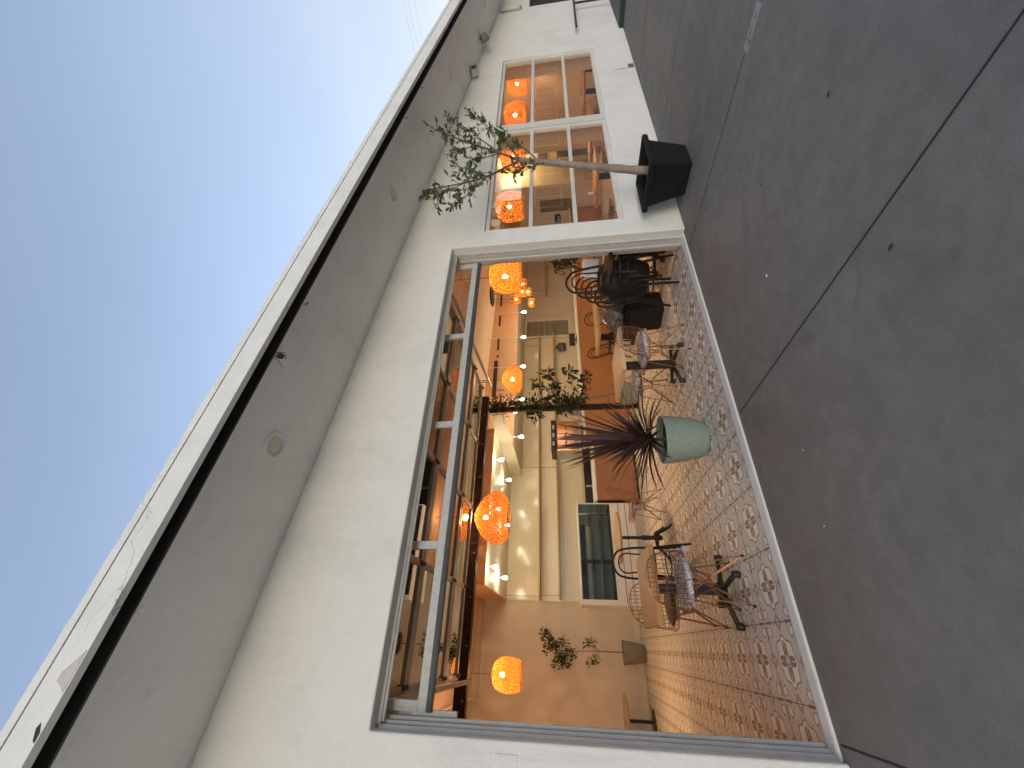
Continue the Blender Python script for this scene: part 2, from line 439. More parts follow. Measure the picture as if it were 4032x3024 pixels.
def kitchen_tile():
    m = Mat('glossy_cream_tile', (.74, .69, .53), .16, spec=.6)
    br = m.node('ShaderNodeTexBrick'); br.inputs['Scale'].default_value = 1
    br.inputs['Color1'].default_value = (.74, .69, .53, 1); br.inputs['Color2'].default_value = (.71, .66, .50, 1)
    br.inputs['Mortar'].default_value = (.62, .57, .44, 1); br.inputs['Mortar Size'].default_value = .003
    br.inputs['Brick Width'].default_value = .30; br.inputs['Row Height'].default_value = .075
    mp = m.node('ShaderNodeMapping'); mp.inputs['Rotation'].default_value = (R(90), 0, 0)
    m.nt.links.new(m.coord(), mp.inputs[0]); m.nt.links.new(mp.outputs[0], br.inputs['Vector'])
    m.color(br.outputs[0]); m.bump(m.noise(9, 2) + E(m.nt, br.outputs['Fac']) * -1.2, .12, .004)
    return m.m
MT['kitchentile'] = kitchen_tile()

# ------------------------------------------------------------------ mesh helpers
class MB:
    def __init__(s): s.v, s.f = [], []
    def add(s, vs, fs):
        o = len(s.v); s.v += [tuple(p) for p in vs]; s.f += [tuple(i + o for i in f) for f in fs]; return s
    def box(s, x0, x1, y0, y1, z0, z1):
        return s.add([(x0, y0, z0), (x1, y0, z0), (x1, y1, z0), (x0, y1, z0), (x0, y0, z1), (x1, y0, z1), (x1, y1, z1), (x0, y1, z1)],
                     [(0, 3, 2, 1), (4, 5, 6, 7), (0, 1, 5, 4), (1, 2, 6, 5), (2, 3, 7, 6), (3, 0, 4, 7)])
    def prism(s, pts, axis, a, b):
        """extrude a closed 2-D outline along an axis (0,1,2) from a to b"""
        n = len(pts)
        def P(p, t): return [(t, p[0], p[1]), (p[0], t, p[1]), (p[0], p[1], t)][axis]
        vs = [P(p, a) for p in pts] + [P(p, b) for p in pts]
        fs = [tuple(range(n))[::-1], tuple(range(n, 2 * n))] + [(i, (i + 1) % n, n + (i + 1) % n, n + i) for i in range(n)]
        return s.add(vs, fs)
    def tube(s, pts, r, n=6, close=False, caps=True):
        pts = [Vector(p) for p in pts]
        rs = r if isinstance(r, (list, tuple)) else [r] * len(pts)
        vs, fs = [], []
        up = None
        k = len(pts)
        for i, p in enumerate(pts):
            if close: t = pts[(i + 1) % k] - pts[i - 1]
            else: t = pts[min(i + 1, k - 1)] - pts[max(i - 1, 0)]
            if t.length < 1e-9: t = Vector((0, 0, 1))
            t.normalize()
            if up is None:
                up = Vector((0, 0, 1)) if abs(t.z) < .9 else Vector((1, 0, 0))
            a = t.cross(up)
            if a.length < 1e-6: a = t.cross(Vector((1, .3, .2)))
            a.normalize(); b = a.cross(t); up = b
            for j in range(n):
                w = 2 * math.pi * j / n
                vs.append(p + (a * math.cos(w) + b * math.sin(w)) * rs[i])
        m = k if close else k - 1
        for i in range(m):
            for j in range(n):
                i2 = (i + 1) % k
                fs.append((i * n + j, i * n + (j + 1) % n, i2 * n + (j + 1) % n, i2 * n + j))
        if caps and not close:
            fs.append(tuple(range(n))[::-1]); fs.append(tuple(range((k - 1) * n, k * n)))
        return s.add(vs, fs)
    def lathe(s, prof, n=32, c=(0, 0, 0), cap0=False, cap1=False):
        vs, fs = [], []
        for r, z in prof:
            for j in range(n):
                w = 2 * math.pi * j / n
                vs.append((c[0] + r * math.cos(w), c[1] + r * math.sin(w), c[2] + z))
        for i in range(len(prof) - 1):
            for j in range(n):
                fs.append((i * n + j, i * n + (j + 1) % n, (i + 1) * n + (j + 1) % n, (i + 1) * n + j))
        if cap0: fs.append(tuple(range(n))[::-1])
        if cap1: fs.append(tuple(range((len(prof) - 1) * n, len(prof) * n)))
        return s.add(vs, fs)
    def leaf(s, p, d, nrm, L, Wd, fold=.25, droop=.15):
        d = Vector(d).normalized(); nrm = Vector(nrm)
        side = d.cross(nrm)
        if side.length < 1e-5: side = d.cross(Vector((.3, .5, .8)))
        side.normalize(); up = side.cross(d).normalized(); p = Vector(p)
        q = lambda a, b, c: p + d * (a * L) + side * (b * Wd) + up * (c * L)
        vs = [q(0, 0, 0), q(.3, .42, fold * .3), q(.62, .46, fold * .25 - droop * .3), q(1, 0, -droop), q(.62, -.46, fold * .25 - droop * .3), q(.3, -.42, fold * .3), q(.48, 0, 0)]
        return s.add(vs, [(0, 1, 6), (1, 2, 6), (2, 3, 6), (0, 6, 5), (6, 4, 5), (6, 3, 4)])
    def build(s, name, mat, parent=None, smooth=False, bevel=0.0, seg=2):
        me = bpy.data.meshes.new(name); me.from_pydata(s.v, [], s.f)
        bm = bmesh.new(); bm.from_mesh(me); bmesh.ops.recalc_face_normals(bm, faces=bm.faces); bm.to_mesh(me); bm.free()
        if isinstance(mat, str): mat = MT[mat]
        me.materials.append(mat)
        o = bpy.data.objects.new(name, me); COL.objects.link(o)
        if parent is not None: o.parent = parent
        if smooth:
            for p in me.polygons: p.use_smooth = True
        if bevel:
            b = o.modifiers.new('bevel', 'BEVEL'); b.width = bevel; b.segments = seg; b.limit_method = 'ANGLE'; b.angle_limit = R(40)
        return o
def box(name, mat, parent, x0, x1, y0, y1, z0, z1, bevel=0.0): return MB().box(x0, x1, y0, y1, z0, z1).build(name, mat, parent, bevel=bevel)
def tag(o, label, cat=None, group=None, kind=None):
    o['label'] = label
    if cat: o['category'] = cat
    if group: o['group'] = group
    if kind: o['kind'] = kind
    return o
def thing(name, label, cat, loc=(0, 0, 0), rz=0.0, group=None):
    o = bpy.data.objects.new(name, None); COL.objects.link(o); o.empty_display_size = .1
    o.location = loc; o.rotation_euler = (0, 0, rz)
    return tag(o, label, cat, group)
def dup(root, label, loc, rz=0.0, group=None):
    r = root.copy(); COL.objects.link(r); r.location = loc; r.rotation_euler = (0, 0, rz); r['label'] = label
    if group: r['group'] = group
    for ch in list(root.children):
        c = ch.copy(); COL.objects.link(c); c.parent = r
        for g in list(ch.children):
            d = g.copy(); COL.objects.link(d); d.parent = c
    return r
def lamp_light(parent, name, loc, power, col, rad=.05):
    l = bpy.data.lights.new(name, 'POINT'); l.energy = power; l.color = col; l.shadow_soft_size = rad
    o = bpy.data.objects.new(name, l); COL.objects.link(o); o.parent = parent; o.location = loc; return o
def arc(c, r, a0, a1, n, plane='xz', sx=1.0, sz=1.0):
    out = []
    for i in range(n + 1):
        w = a0 + (a1 - a0) * i / n
        a, b = math.cos(w) * r * sx, math.sin(w) * r * sz
        out.append((c[0] + a, c[1], c[2] + b) if plane == 'xz' else (c[0] + a, c[1] + b, c[2]) if plane == 'xy' else (c[0], c[1] + a, c[2] + b))
    return out
def smooth_path(pts, k=6):
    """Catmull-Rom through the points"""
    P = [Vector(p) for p in pts]; P = [P[0] * 2 - P[1]] + P + [P[-1] * 2 - P[-2]]; out = []
    for i in range(1, len(P) - 2):
        for j in range(k):
            t = j / k; a, b, c, d = P[i - 1], P[i], P[i + 1], P[i + 2]
            out.append(.5 * ((2 * b) + (c - a) * t + (2 * a - 5 * b + 4 * c - d) * t * t + (3 * b - a - 3 * c + d) * t ** 3))
    out.append(P[-2]); return out

# ================================================================== the setting
g = MB(); g.add([(-120, -120, 0), (120, -120, 0), (120, 120, 0), (-120, 120, 0)], [(0, 1, 2, 3)])
ground = g.build('ground', 'concrete'); tag(ground, 'dark grey concrete paving with straight joints outside the building', kind='structure')
f = MB(); f.add([(-3, .165, .004), (12, .165, .004), (12, 7.4, .004), (-3, 7.4, .004)], [(0, 1, 2, 3)])
f.add([(12, 3.2, .004), (13.2, 3.2, .004), (13.2, 4.2, .004), (12, 4.2, .004)], [(0, 1, 2, 3)])
floor = f.build('tile_floor', 'tile'); tag(floor, 'patterned brown and cream tile floor inside the restaurant', kind='structure')

# ================================================================== the building
SOF = lambda x: 3.73 - .0985 * x
CEI = lambda x: 3.59 - .0385 * x
B = thing('restaurant_building', 'white stucco restaurant with a wide opening and a long roof overhang', 'building')
OX0, OX1, OZ = -.473, 3.994, 2.687
WX0, WX1, WZ0, WZ1 = 4.27, 9.365, .635, 2.31
XE = 12.15
# front wall: pieces round the two openings, butted
T0, T1 = 0.0, .14
def wall_top(x): return max(3.62 if x < 12.5 else 0.0, SOF(x) + .06)
w = MB()
def wallpiece(mb, x0, x1, z0, z1=None):
    zt0 = wall_top(x0) if z1 is None else z1; zt1 = wall_top(x1) if z1 is None else z1
    mb.prism([(x0, z0), (x1, z0), (x1, zt1), (x0, zt0)], 1, T0, T1)
# one continuous face with holes, made from a grid
xs = [-7.0, -3.2, OX0, OX1, WX0, 6.0, WX1, XE, 13.7, 17.0]; zs = [0.0, WZ0, .91, 1.84, WZ1, OZ, None]
vid = {}; V = []; F = []
def vv(i, j, k):
    key = (i, j, k)
    if key not in vid:
        x = xs[i]; z = zs[j] if zs[j] is not None else wall_top(x)
        vid[key] = len(V); V.append((x, (T0, T1)[k], z))
    return vid[key]
def solid(i, j):
    if i < 0 or i >= len(xs) - 1 or j < 0 or j >= len(zs) - 1: return False
    if xs[i] >= OX0 - 1e-6 and xs[i + 1] <= OX1 + 1e-6 and j <= 4: return False
    if xs[i] >= WX0 - 1e-6 and xs[i + 1] <= WX1 + 1e-6 and 1 <= j <= 3: return False
    if xs[i] >= XE - 1e-6 and xs[i + 1] <= 13.7 + 1e-6 and j == 2: return False
    return True
for i in range(len(xs) - 1):
    for j in range(len(zs) - 1):
        if not solid(i, j): continue
        F.append((vv(i, j, 0), vv(i + 1, j, 0), vv(i + 1, j + 1, 0), vv(i, j + 1, 0)))
        F.append((vv(i, j, 1), vv(i, j + 1, 1), vv(i + 1, j + 1, 1), vv(i + 1, j, 1)))
        if not solid(i - 1, j): F.append((vv(i, j, 0), vv(i, j + 1, 0), vv(i, j + 1, 1), vv(i, j, 1)))
        if not solid(i + 1, j): F.append((vv(i + 1, j, 0), vv(i + 1, j, 1), vv(i + 1, j + 1, 1), vv(i + 1, j + 1, 0)))
        if not solid(i, j - 1): F.append((vv(i, j, 0), vv(i, j, 1), vv(i + 1, j, 1), vv(i + 1, j, 0)))
        if not solid(i, j + 1): F.append((vv(i, j + 1, 0), vv(i + 1, j + 1, 0), vv(i + 1, j + 1, 1), vv(i, j + 1, 1)))
w.add(V, F)
fw = w.build('front_wall', 'stucco', B, bevel=.012, seg=3)
# repaired spots on the wall
# eave
x0, x1 = -7.0, 17.0
def slab(x0, x1, y0, y1, dz0, dz1):
    mb = MB()
    mb.add([(x0, y0, SOF(x0) + dz0), (x1, y0, SOF(x1) + dz0), (x1, y1, SOF(x1) + dz0), (x0, y1, SOF(x0) + dz0),
            (x0, y0, SOF(x0) + dz1), (x1, y0, SOF(x1) + dz1), (x1, y1, SOF(x1) + dz1), (x0, y1, SOF(x0) + dz1)],
           [(0, 3, 2, 1), (4, 5, 6, 7), (0, 1, 5, 4), (1, 2, 6, 5), (2, 3, 7, 6), (3, 0, 4, 7)])
    return mb
slab(x0, x1, -.915, -.002, 0, .03).build('soffit', 'soffit', B)
slab(x0, x1, -.876, -.871, -.0035, .002).build('soffit_bead', 'soffit', B)
slab(x0, x1, -.95, .1, .10, .16).build('roof_deck', 'darkmetal', B)
slab(x0, x1, -.930, -.917, .0, .10).build('soffit_edge', 'darkmetal', B)
fs = slab(x0, x1, -1.048, -1.004, 0, .152).build('fascia', 'fascia', B, bevel=.003)
# peeled paint and a gash near the left end of the fascia
pp_ = [(-.09, SOF(-.09) + .008), (-.14, 3.785), (-.18, 3.822), (-.215, 3.825), (-.23, 3.80), (-.255, SOF(-.255) + .008)]
MB().prism(pp_, 1, -1.0505, -1.047).build('peeled_paint', mottled('bare_render', (.62, .61, .56), (.54, .53, .48), 14, .9), fs)
gp_ = [(-.365, 3.795), (-.385, 3.805), (-.425, 3.79), (-.435, 3.778), (-.40, 3.776)]
MB().prism(gp_, 1, -1.0505, -1.047).build('gash', 'black', fs)
# ragged cap strip along the top of the fascia
cp = MB(); n = 340
top = []
for i in range(n + 1):
    x = x0 + (x1 - x0) * i / n
    top.append((x, SOF(x) + .205 - max(0, random.gauss(0, .0035)) - (.007 if random.random() < .06 else 0)))
for i in range(n):
    (xa, za), (xb, zb) = top[i], top[i + 1]
    la, lb = SOF(xa) + .1565, SOF(xb) + .1565
    cp.add([(xa, -1.052, la), (xb, -1.052, lb), (xb, -1.052, zb), (xa, -1.052, za)], [(0, 1, 2, 3)])
    cp.add([(xa, -1.052, za), (xb, -1.052, zb), (xb, .1, zb + .02), (xa, .1, za + .02)], [(0, 1, 2, 3)])
    cp.add([(xa, -1.052, la), (xa, -1.006, la), (xb, -1.006, lb), (xb, -1.052, lb)], [(0, 1, 2, 3)])
cp.build('roof_cap', 'fascia', B)
# recessed soffit lights (unlit)
for (lx, ly) in ((1.21, -.52), (4.36, -.54), (7.49, -.54), (10.7, -.54)):
    k = MB(); k.lathe([(.062, .035), (.066, -.004), (.10, -.012), (.106, -.008), (.106, .004)], 40)
    o = k.build('recessed_light', 'white', B, smooth=True); o.location = (lx, ly, SOF(lx)); o.rotation_euler = (0, R(5.6), 0)
    k2 = MB(); k2.lathe([(.0005, .0), (.05, .0), (.064, -.002)], 32, (0, 0, -.0035)); k2.build('lens', MT['cream'], o)
# roof of the rooms, ceiling, inner walls
mb = MB(); mb.add([(-3.2, .14, CEI(-3.2)), (13.4, .14, CEI(13.4)), (13.4, 7.6, CEI(13.4)), (-3.2, 7.6, CEI(-3.2)),
                   (-3.2, .14, CEI(-3.2) + .3), (13.4, .14, CEI(13.4) + .3), (13.4, 7.6, CEI(13.4) + .3), (-3.2, 7.6, CEI(-3.2) + .3)],
                  [(0, 3, 2, 1), (4, 5, 6, 7), (0, 1, 5, 4), (1, 2, 6, 5), (2, 3, 7, 6), (3, 0, 4, 7)])
mb.build('ceiling', 'ceiling', B)
box('back_wall', 'plaster', B, -3.2, 13.4, 7.4, 7.6, 0, 3.9)
box('side_wall', 'plaster', B, -3.2, -3.0, .14, 7.4, 0, 3.9)
box('end_wall', 'plaster', B, 12.0, 12.12, 4.2, 7.4, 0, 3.3)
box('end_wall', 'plaster', B, 12.0, 13.2, .14, 3.2, 0, 3.3)
box('alcove_wall', 'cream', B, 13.2, 13.35, .14, 7.4, 0, 3.3)
MB().box(12.12, 13.2, 4.2, 4.32, 0, 3.3).build('alcove_side', 'cream', B)
box('baseboard', 'cream', B, -3.0, .68, 7.375, 7.4, .004, .13, .004)
# kitchen recess: glossy tile over cream wall, lowered ceilings
box('tiled_wall', 'kitchentile', B, .86, 9.35, 7.38, 7.4, .9, 2.93)
box('lowered_ceiling', 'header', B, .86, 3.868, 4.60, 7.38, 2.93, 3.50)
box('lowered_ceiling_skin', 'cream', B, .865, 3.865, 4.606, 7.378, 2.926, 2.93)
box('kitchen_bulkhead', 'header', B, 3.87, 11.99, 5.40, 7.378, 2.634, 3.46)
MB().box(3.871, 11.9, 5.406, 7.376, 2.63, 2.634).build('bulkhead_skin', 'cream', B)
box('bulkhead_side', 'cream', B, 3.85, 3.869, 3.96, 7.37, 2.63, 2.925)
for (a, b_) in ((8.63, 8.19), (7.82, 7.44), (6.98, 6.61), (6.42, 6.36)):
    box('slot_vent', 'darkmetal', B, min(a, b_), max(a, b_), 5.388, 5.40, 3.095, 3.145)
box('long_slot_vent', 'darkmetal', B, 5.15, 6.25, 5.388, 5.40, 3.10, 3.20)
# steel beam with bolts, and column
bm_ = MB(); bm_.box(-3.0, 4.22, 3.83, 3.91, 2.945, 3.115); bm_.box(-3.0, 4.22, 3.80, 3.94, 2.935, 2.9455)
beam = bm_.build('steel_beam', 'beam', B, bevel=.003)
for i in range(17):
    bo = MB()
    bo.lathe([(.0, .0), (.011, .0), (.011, .008), (.0, .01)], 8, (0, 0, 0))
    bo.v = [(-1.0 + i * .32 + a, 3.828 - c, (2.985 if i % 2 else 3.075) + b_) for a, b_, c in bo.v]
    bo.build('bolt', 'steel', beam)
box('steel_column', 'beam', B, 3.935, 4.025, 3.94, 4.03, .004, 2.934, .003)
# threshold strip
th = MB(); th.box(OX0, 4.03, .06, .165, .0, .014)
for i in range(6): th.box(OX0, 4.03, .066 + i * .016, .074 + i * .016, .014, .0175)
th.build('threshold', MT['trim'], B)
# opening: grey metal tracks down both jambs and along the head
t = MB(); t.box(OX0 - .002, -.435, .142, .215, .0, 2.72); t.box(OX0 - .002, -.452, .10, .142, .0, 2.675)
t.box(-.435, -.415, .185, .215, 0, 2.72)
t.build('door_track', 'greymetal', B, bevel=.002)
t = MB(); t.box(3.975, 4.03, .142, .215, .0, 2.72); t.box(3.978, 3.998, .10, .142, .0, 2.675); t.box(3.955, 3.975, .185, .215, 0, 2.72)
t.build('door_track', 'greymetal', B, bevel=.002)
t = MB(); t.box(-.452, 3.978, .095, .142, 2.662, 2.690); t.tube([(-.44, .118, 2.655), (3.97, .118, 2.655)], .013, 8)
t.build('head_seal', 'greymetal', B, bevel=.002)
for s, xx in (('l', -.405), ('r', 3.955)):
    pts = [(xx, .235, 2.2), (xx, .235, 2.5)] + [(xx, .235 + .36 * (1 - math.cos(a)), 2.5 + .36 * math.sin(a)) for a in [R(15), R(30), R(45), R(60), R(75), R(90)]] + [(xx, 1.6, 2.82), (xx, 3.02, 2.74)]
    r_ = MB()
    for i in range(len(pts) - 1):
        p, q = Vector(pts[i]), Vector(pts[i + 1]); d = (q - p).normalized(); nn = Vector((1, 0, 0)).cross(d)
        a = [p + Vector((-.022, 0, 0)) - nn * .018, p + Vector((.022, 0, 0)) - nn * .018, p + Vector((.022, 0, 0)) + nn * .018, p + Vector((-.022, 0, 0)) + nn * .018]
        b2 = [v_ + (q - p) for v_ in a]
        r_.add(a + b2, [(0, 1, 2, 3), (7, 6, 5, 4), (0, 4, 5, 1), (1, 5, 6, 2), (2, 6, 7, 3), (3, 7, 4, 0)])
    r_.build('curved_track', 'doorframe', B)
    MB().tube([(xx, 2.9, 2.76), (xx, 2.9, 3.55)], .010, 6).build('track_hanger', 'doorframe', B)
# sectional glass door, raised overhead
sx = [-.395, .65, 1.73, 2.80, 3.935]
def section(y0, z0, y1, z1, bottom=False):
    """a door section lying from edge (y0,z0) to edge (y1,z1); thickness to the upper/inner side"""
    a = Vector((0, y0, z0)); b_ = Vector((0, y1, z1)); d = (b_ - a).normalized(); nn = Vector((1, 0, 0)).cross(d)
    if nn.z < 0: nn = -nn
    if bottom: nn = Vector((0, 1, 0))
    L = (b_ - a).length
    def bar(mb, xa, xb, la, lb, th=.045, off=0.0):
        P = [a + d * la + nn * off, a + d * lb + nn * off, a + d * lb + nn * (off + th), a + d * la + nn * (off + th)]
        vs = [(xa, p.y, p.z) for p in P] + [(xb, p.y, p.z) for p in P]
        mb.add(vs, [(0, 1, 2, 3), (7, 6, 5, 4), (0, 4, 5, 1), (1, 5, 6, 2), (2, 6, 7, 3), (3, 7, 4, 0)])
    fr = MB(); rail = .062 if bottom else .065
    bar(fr, sx[0], sx[-1], 0, rail); bar(fr, sx[0], sx[-1], L - .06, L - .002)
    for i, x in enumerate(sx):
        wd = .03
        xa, xb = (x, x + 2 * wd) if i == 0 else (x - 2 * wd, x) if i == len(sx) - 1 else (x - wd, x + wd)
        bar(fr, xa, xb, rail, L - .06, .0445)
    o = fr.build('door_section', 'alu' if bottom else 'doorframe', B, bevel=.002)
    gl = MB()
    for i in range(4):
        xa = sx[i] + (.062 if i == 0 else .032); xb = sx[i + 1] - (.062 if i == 3 else .032)
        P = [a + d * (rail + .002) + nn * .02, a + d * (L - .062) + nn * .02]
        gl.add([(xa, P[0].y, P[0].z), (xb, P[0].y, P[0].z), (xb, P[1].y, P[1].z), (xa, P[1].y, P[1].z)], [(0, 1, 2, 3)])
    gl.build('glass_pane', 'doorglass', o)
    for i, x in enumerate(sx):
        hg = MB()
        xx = min(max(x, sx[0] + .05), sx[-1] - .05)
        bar(hg, xx - .02, xx + .02, L - .09, L + .02, .010, -.012); bar(hg, xx - .012, xx + .012, L - .015, L + .015, .022, -.026)
        hg.build('hinge', 'darkmetal', o)
    return o
bs = section(.205, 2.408, .235, 2.93, True)
sl_ = MB(); sl_.box(sx[0], sx[-1], .200, .250, 2.374, 2.407); sl_.tube([(sx[0], .215, 2.374), (sx[-1], .215, 2.374)], .013, 8)
sl_.build('bottom_seal', 'seal', bs, bevel=.004)
ys = [.56, 1.17, 1.78, 2.39, 3.0]
for i in range(4):
    zf = lambda y: 2.90 - .012 * (y - .5)
    section(ys[i], zf(ys[i]), ys[i + 1] - .012, zf(ys[i + 1]))
for (xa, xb, za, zb) in ((4.05, WX0, .004, 3.3), (WX1, 12.0, .004, 3.3), (WX0, WX1, .004, WZ0 - .005), (WX0, WX1, WZ1 + .005, 3.3), (6.735, 6.845, WZ0 - .005, WZ1 + .005)):
    box('inner_lining', 'plaster', B, xa + .001, xb - .001, .1405, .34, za, zb)
# street window: two units of three panes
def window(x0_, x1_, mat='trim'):
    fr = MB(); d0, d1 = .035, .095
    fr.box(x0_, x0_ + .055, d0, d1, WZ0, WZ1); fr.box(x1_ - .055, x1_, d0, d1, WZ0, WZ1)
    fr.box(x0_ + .055, x1_ - .055, d0, d1, WZ0, WZ0 + .055); fr.box(x0_ + .055, x1_ - .055, d0, d1, WZ1 - .05, WZ1)
    for z in (1.195, 1.745): fr.box(x0_ + .055, x1_ - .055, d0 + .004, d1 - .004, z - .025, z + .025)
    o = fr.build('street_window', 'trim', B, bevel=.003)
    for a, b_ in ((WZ0 + .055, 1.17), (1.22, 1.72), (1.77, WZ1 - .05)):
        MB().add([(x0_ + .055, .065, a), (x1_ - .055, .065, a), (x1_ - .055, .065, b_), (x0_ + .055, .065, b_)], [(0, 1, 2, 3)]).build('pane', 'glass', o)
    return o
window(WX0, 6.715); window(6.865, WX1)
box('mullion_post', 'trim', B, 6.717, 6.863, .012, .11, WZ0, WZ1, .003)
s_ = MB(); s_.box(WX0 - .0, WX1, -.018, .034, WZ0 - .03, WZ0 - .002)
fl = MB()
fl.box(WX0 - .03, WX0 - .002, -.008, -.001, WZ0 - .03, WZ1 + .03)
window_trim = MB().box(WX0, WX1, .0965, .14, WZ0 - .004, WZ0 + .02).build('inner_sill', 'oak', B)
# dark side window at the far end of the front wall
box('side_window', 'trim', B, XE + .002, XE + .05, .05, .11, .912, 1.838, .003)
MB().add([(XE, .12, .91), (13.7, .12, .91), (13.7, .12, 1.84), (XE, .12, 1.84)], [(0, 1, 2, 3)]).build('dark_pane', 'darkmetal', B)
dsp = MB().tube([(12.02, -.05, 2.50), (12.02, -.05, 2.12), (12.06, -.03, 2.02)], .045, 10); dsp.build('downpipe', 'trim', B, smooth=True)
# wall patches, a small junction box scar low on the wall
p_ = MB(); p_.box(8.30, 8.44, -.006, .004, .02, .30); p_.build('patched_scar', 'redbrown', B)
box('patched_scar_cover', 'stucco', B, 8.28, 8.47, -.010, -.0065, .12, .34)
box('cover_plate', 'stucco', B, -.575, -.535, -.004, -.001, 1.77, 1.90, .002)
# junction boxes, plates inside
box('outlet_plate', 'white', B, .71, .79, 7.37, 7.399, 1.06, 1.16, .003)
# glass block window in the back wall
gw = MB(); gw.box(8.52, 8.60, 7.33, 7.379, 1.10, 2.66); gw.box(9.25, 9.33, 7.33, 7.379, 1.10, 2.66); gw.box(8.60, 9.25, 7.33, 7.379, 2.58, 2.66); gw.box(8.60, 9.25, 7.33, 7.379, 1.10, 1.19)
gwo = gw.build('glass_block_window', 'cream', B)
gb = MB(); 
for i in range(3):
    for j in range(7):
        xa = 8.604 + i * .216; za = 1.194 + j * .198
        gb.box(xa, xa + .208, 7.352, 7.374, za, za + .19)
gb.build('glass_block', MT['greystone'], gwo, bevel=.012)
box('alcove_vent', 'panelgrey', B, 13.15, 13.199, 3.78, 4.02, 1.65, 1.95)
box('pass_through', 'darkmetal', B, 11.985, 13.0, 3.63, 3.98, .75, 1.45) if False else None

# white conduit on the back wall and ceiling
cd = MB(); cd.tube([(.84, 7.375, 3.44), (-.95, 7.375, 3.44), (-.95, 7.36, 3.50), (-.95, 6.6, 3.59), (-.95, 5.0, 3.595)], .014, 8)
tag(cd.build('conduit_pipe', 'white', None, smooth=True), 'thin white conduit pipe high on the beige back wall', 'pipe')

# ================================================================== interior built-ins
# hanging shelves
def shelf(x0_, x1_, z, label, rods, zt, grp='long shelves on the kitchen wall'):
    o = thing('wall_shelf', label, 'shelf', (x0_, 7.22, z), 0, grp)
    MB().box(0, x1_ - x0_, -.15, .155, -.02, .02).build('board', 'shelfwood', o, bevel=.003)
    for rx in rods:
        MB().tube([(rx - x0_, -.12, .0), (rx - x0_, -.12, zt - z)], .005, 6).build('rod', 'black', o)
    return o
shelf(.88, 8.5, 2.16, 'upper long pale wooden shelf on the glossy kitchen wall', (.93, 3.95, 8.0), 2.92)
shelf(.90, 8.5, 1.70, 'lower long pale wooden shelf under the upper one in the kitchen', (.95, 3.95), 2.14)
shelf(10.4, 11.98, 1.92, 'short pale shelf high on the wall at the right end of the kitchen', (10.45,), 2.6)

# service counter
c_ = thing('service_counter', 'long terracotta service counter with a white edged top', 'counter', (3.9, 5.05, 0))
MB().box(0, 8.08, .0, .09, .004, .985).build('front_panel', 'terracotta', c_)
MB().box(-.02, 8.09, -.03, .75, .986, 1.03).build('countertop', 'white', c_, bevel=.004)
MB().box(0, 8.08, .70, .74, .01, .985).build('back_panel', 'cream', c_)
k_ = thing('fluted_counter', 'lower fluted terracotta counter beside the white display case', 'counter', (2.50, 5.12, 0))
fl = MB(); fl.box(0, 1.38, .012, .09, .05, .84)
for i in range(56): fl.tube([(.0, .012, .06 + i * .014), (1.38, .012, .06 + i * .014)], .0065, 6)
fl.build('fluted_panel', 'terra_rib', k_)
MB().box(0, 1.38, .03, .09, .004, .05).build('toe_kick', 'black', k_)
MB().box(-.02, 1.385, -.02, .70, .842, .885).build('countertop', 'white', k_, bevel=.004)
u_ = thing('undercounter_fridge', 'black low fridge unit behind the fluted counter', 'fridge', (2.45, 6.3, 0))
MB().box(0, 2.2, 0, .6, .02, 1.03).build('cabinet', 'black', u_, bevel=.006)
MB().box(.7, .74, -.02, .0, .3, 1.0).build('handle', 'steel', u_); MB().box(-.02, 2.2, -.01, .62, 1.032, 1.05).build('worktop', 'shelfwood', u_)
# refrigerated display case
d_ = thing('display_case', 'white refrigerated display case with a dark glass front', 'display case', (.64, 5.16, 0))
Lc = 1.80
b_ = MB(); b_.box(0, Lc, .0, .80, .17, .60); b_.box(.02, Lc - .02, .05, .78, .004, .17)
b_.build('base_cabinet', 'white', d_, bevel=.006)
gr = MB()
for i in range(60): gr.box(.02 + i * .0295, .034 + i * .0295, .022, .049, .03, .165)
gr.build('vent_grille', 'trim', d_)
gv = MB()
for z in (.33, .46): gv.box(.02, Lc - .01, -.004, .001, z - .006, z + .006)
gv.build('panel_groove', 'panelgrey', d_)
fr = MB(); fr.box(0, .085, .0, .80, .602, 1.26); fr.box(Lc - .02, Lc, .0, .03, .602, 1.24); fr.box(.085, Lc, .0, .03, 1.235, 1.26); fr.box(.085, Lc - .02, .0, .035, .602, .625)
fr.build('frame', 'white', d_, bevel=.004)
MB().add([(.087, .014, .626), (Lc - .022, .014, .626), (Lc - .022, .014, 1.234), (.087, .014, 1.234)], [(0, 1, 2, 3)]).build('glass_front', 'caseglass', d_)
MB().add([(Lc - .006, .032, .626), (Lc - .006, .78, .626), (Lc - .006, .78, 1.234), (Lc - .006, .032, 1.234)], [(0, 1, 2, 3)]).build('glass_side', 'caseglass', d_)
inn = MB(); inn.box(.09, Lc - .03, .76, .79, .604, 1.24); inn.box(.09, Lc - .03, .05, .76, .604, .612)
inn.build('back_lining', Mat('case_lining', (.24, .27, .24), .35).m, d_)
box('back_door_frame', 'black', d_, .12, Lc - .25, .70, .74, 1.10, 1.19); box('back_door_frame', 'black', d_, .80, .86, .69, .73, .62, 1.10)
box('painted_lit_gap', 'cream', d_, .14, Lc - .28, .745, .758, .97, 1.09)  # pale colour standing in for the lit gap at the case's back door
for z in (.82, 1.02):
    MB().box(.09, Lc - .03, .10, .62, z, z + .008).build('glass_shelf', 'caseglass', d_)
    MB().tube([(.09, .10, z), (Lc - .03, .10, z)], .008, 6).build('shelf_edge', 'steel', d_)
MB().box(0, Lc, .031, .80, 1.241, 1.262).build('top_panel', 'white', d_, bevel=.003)

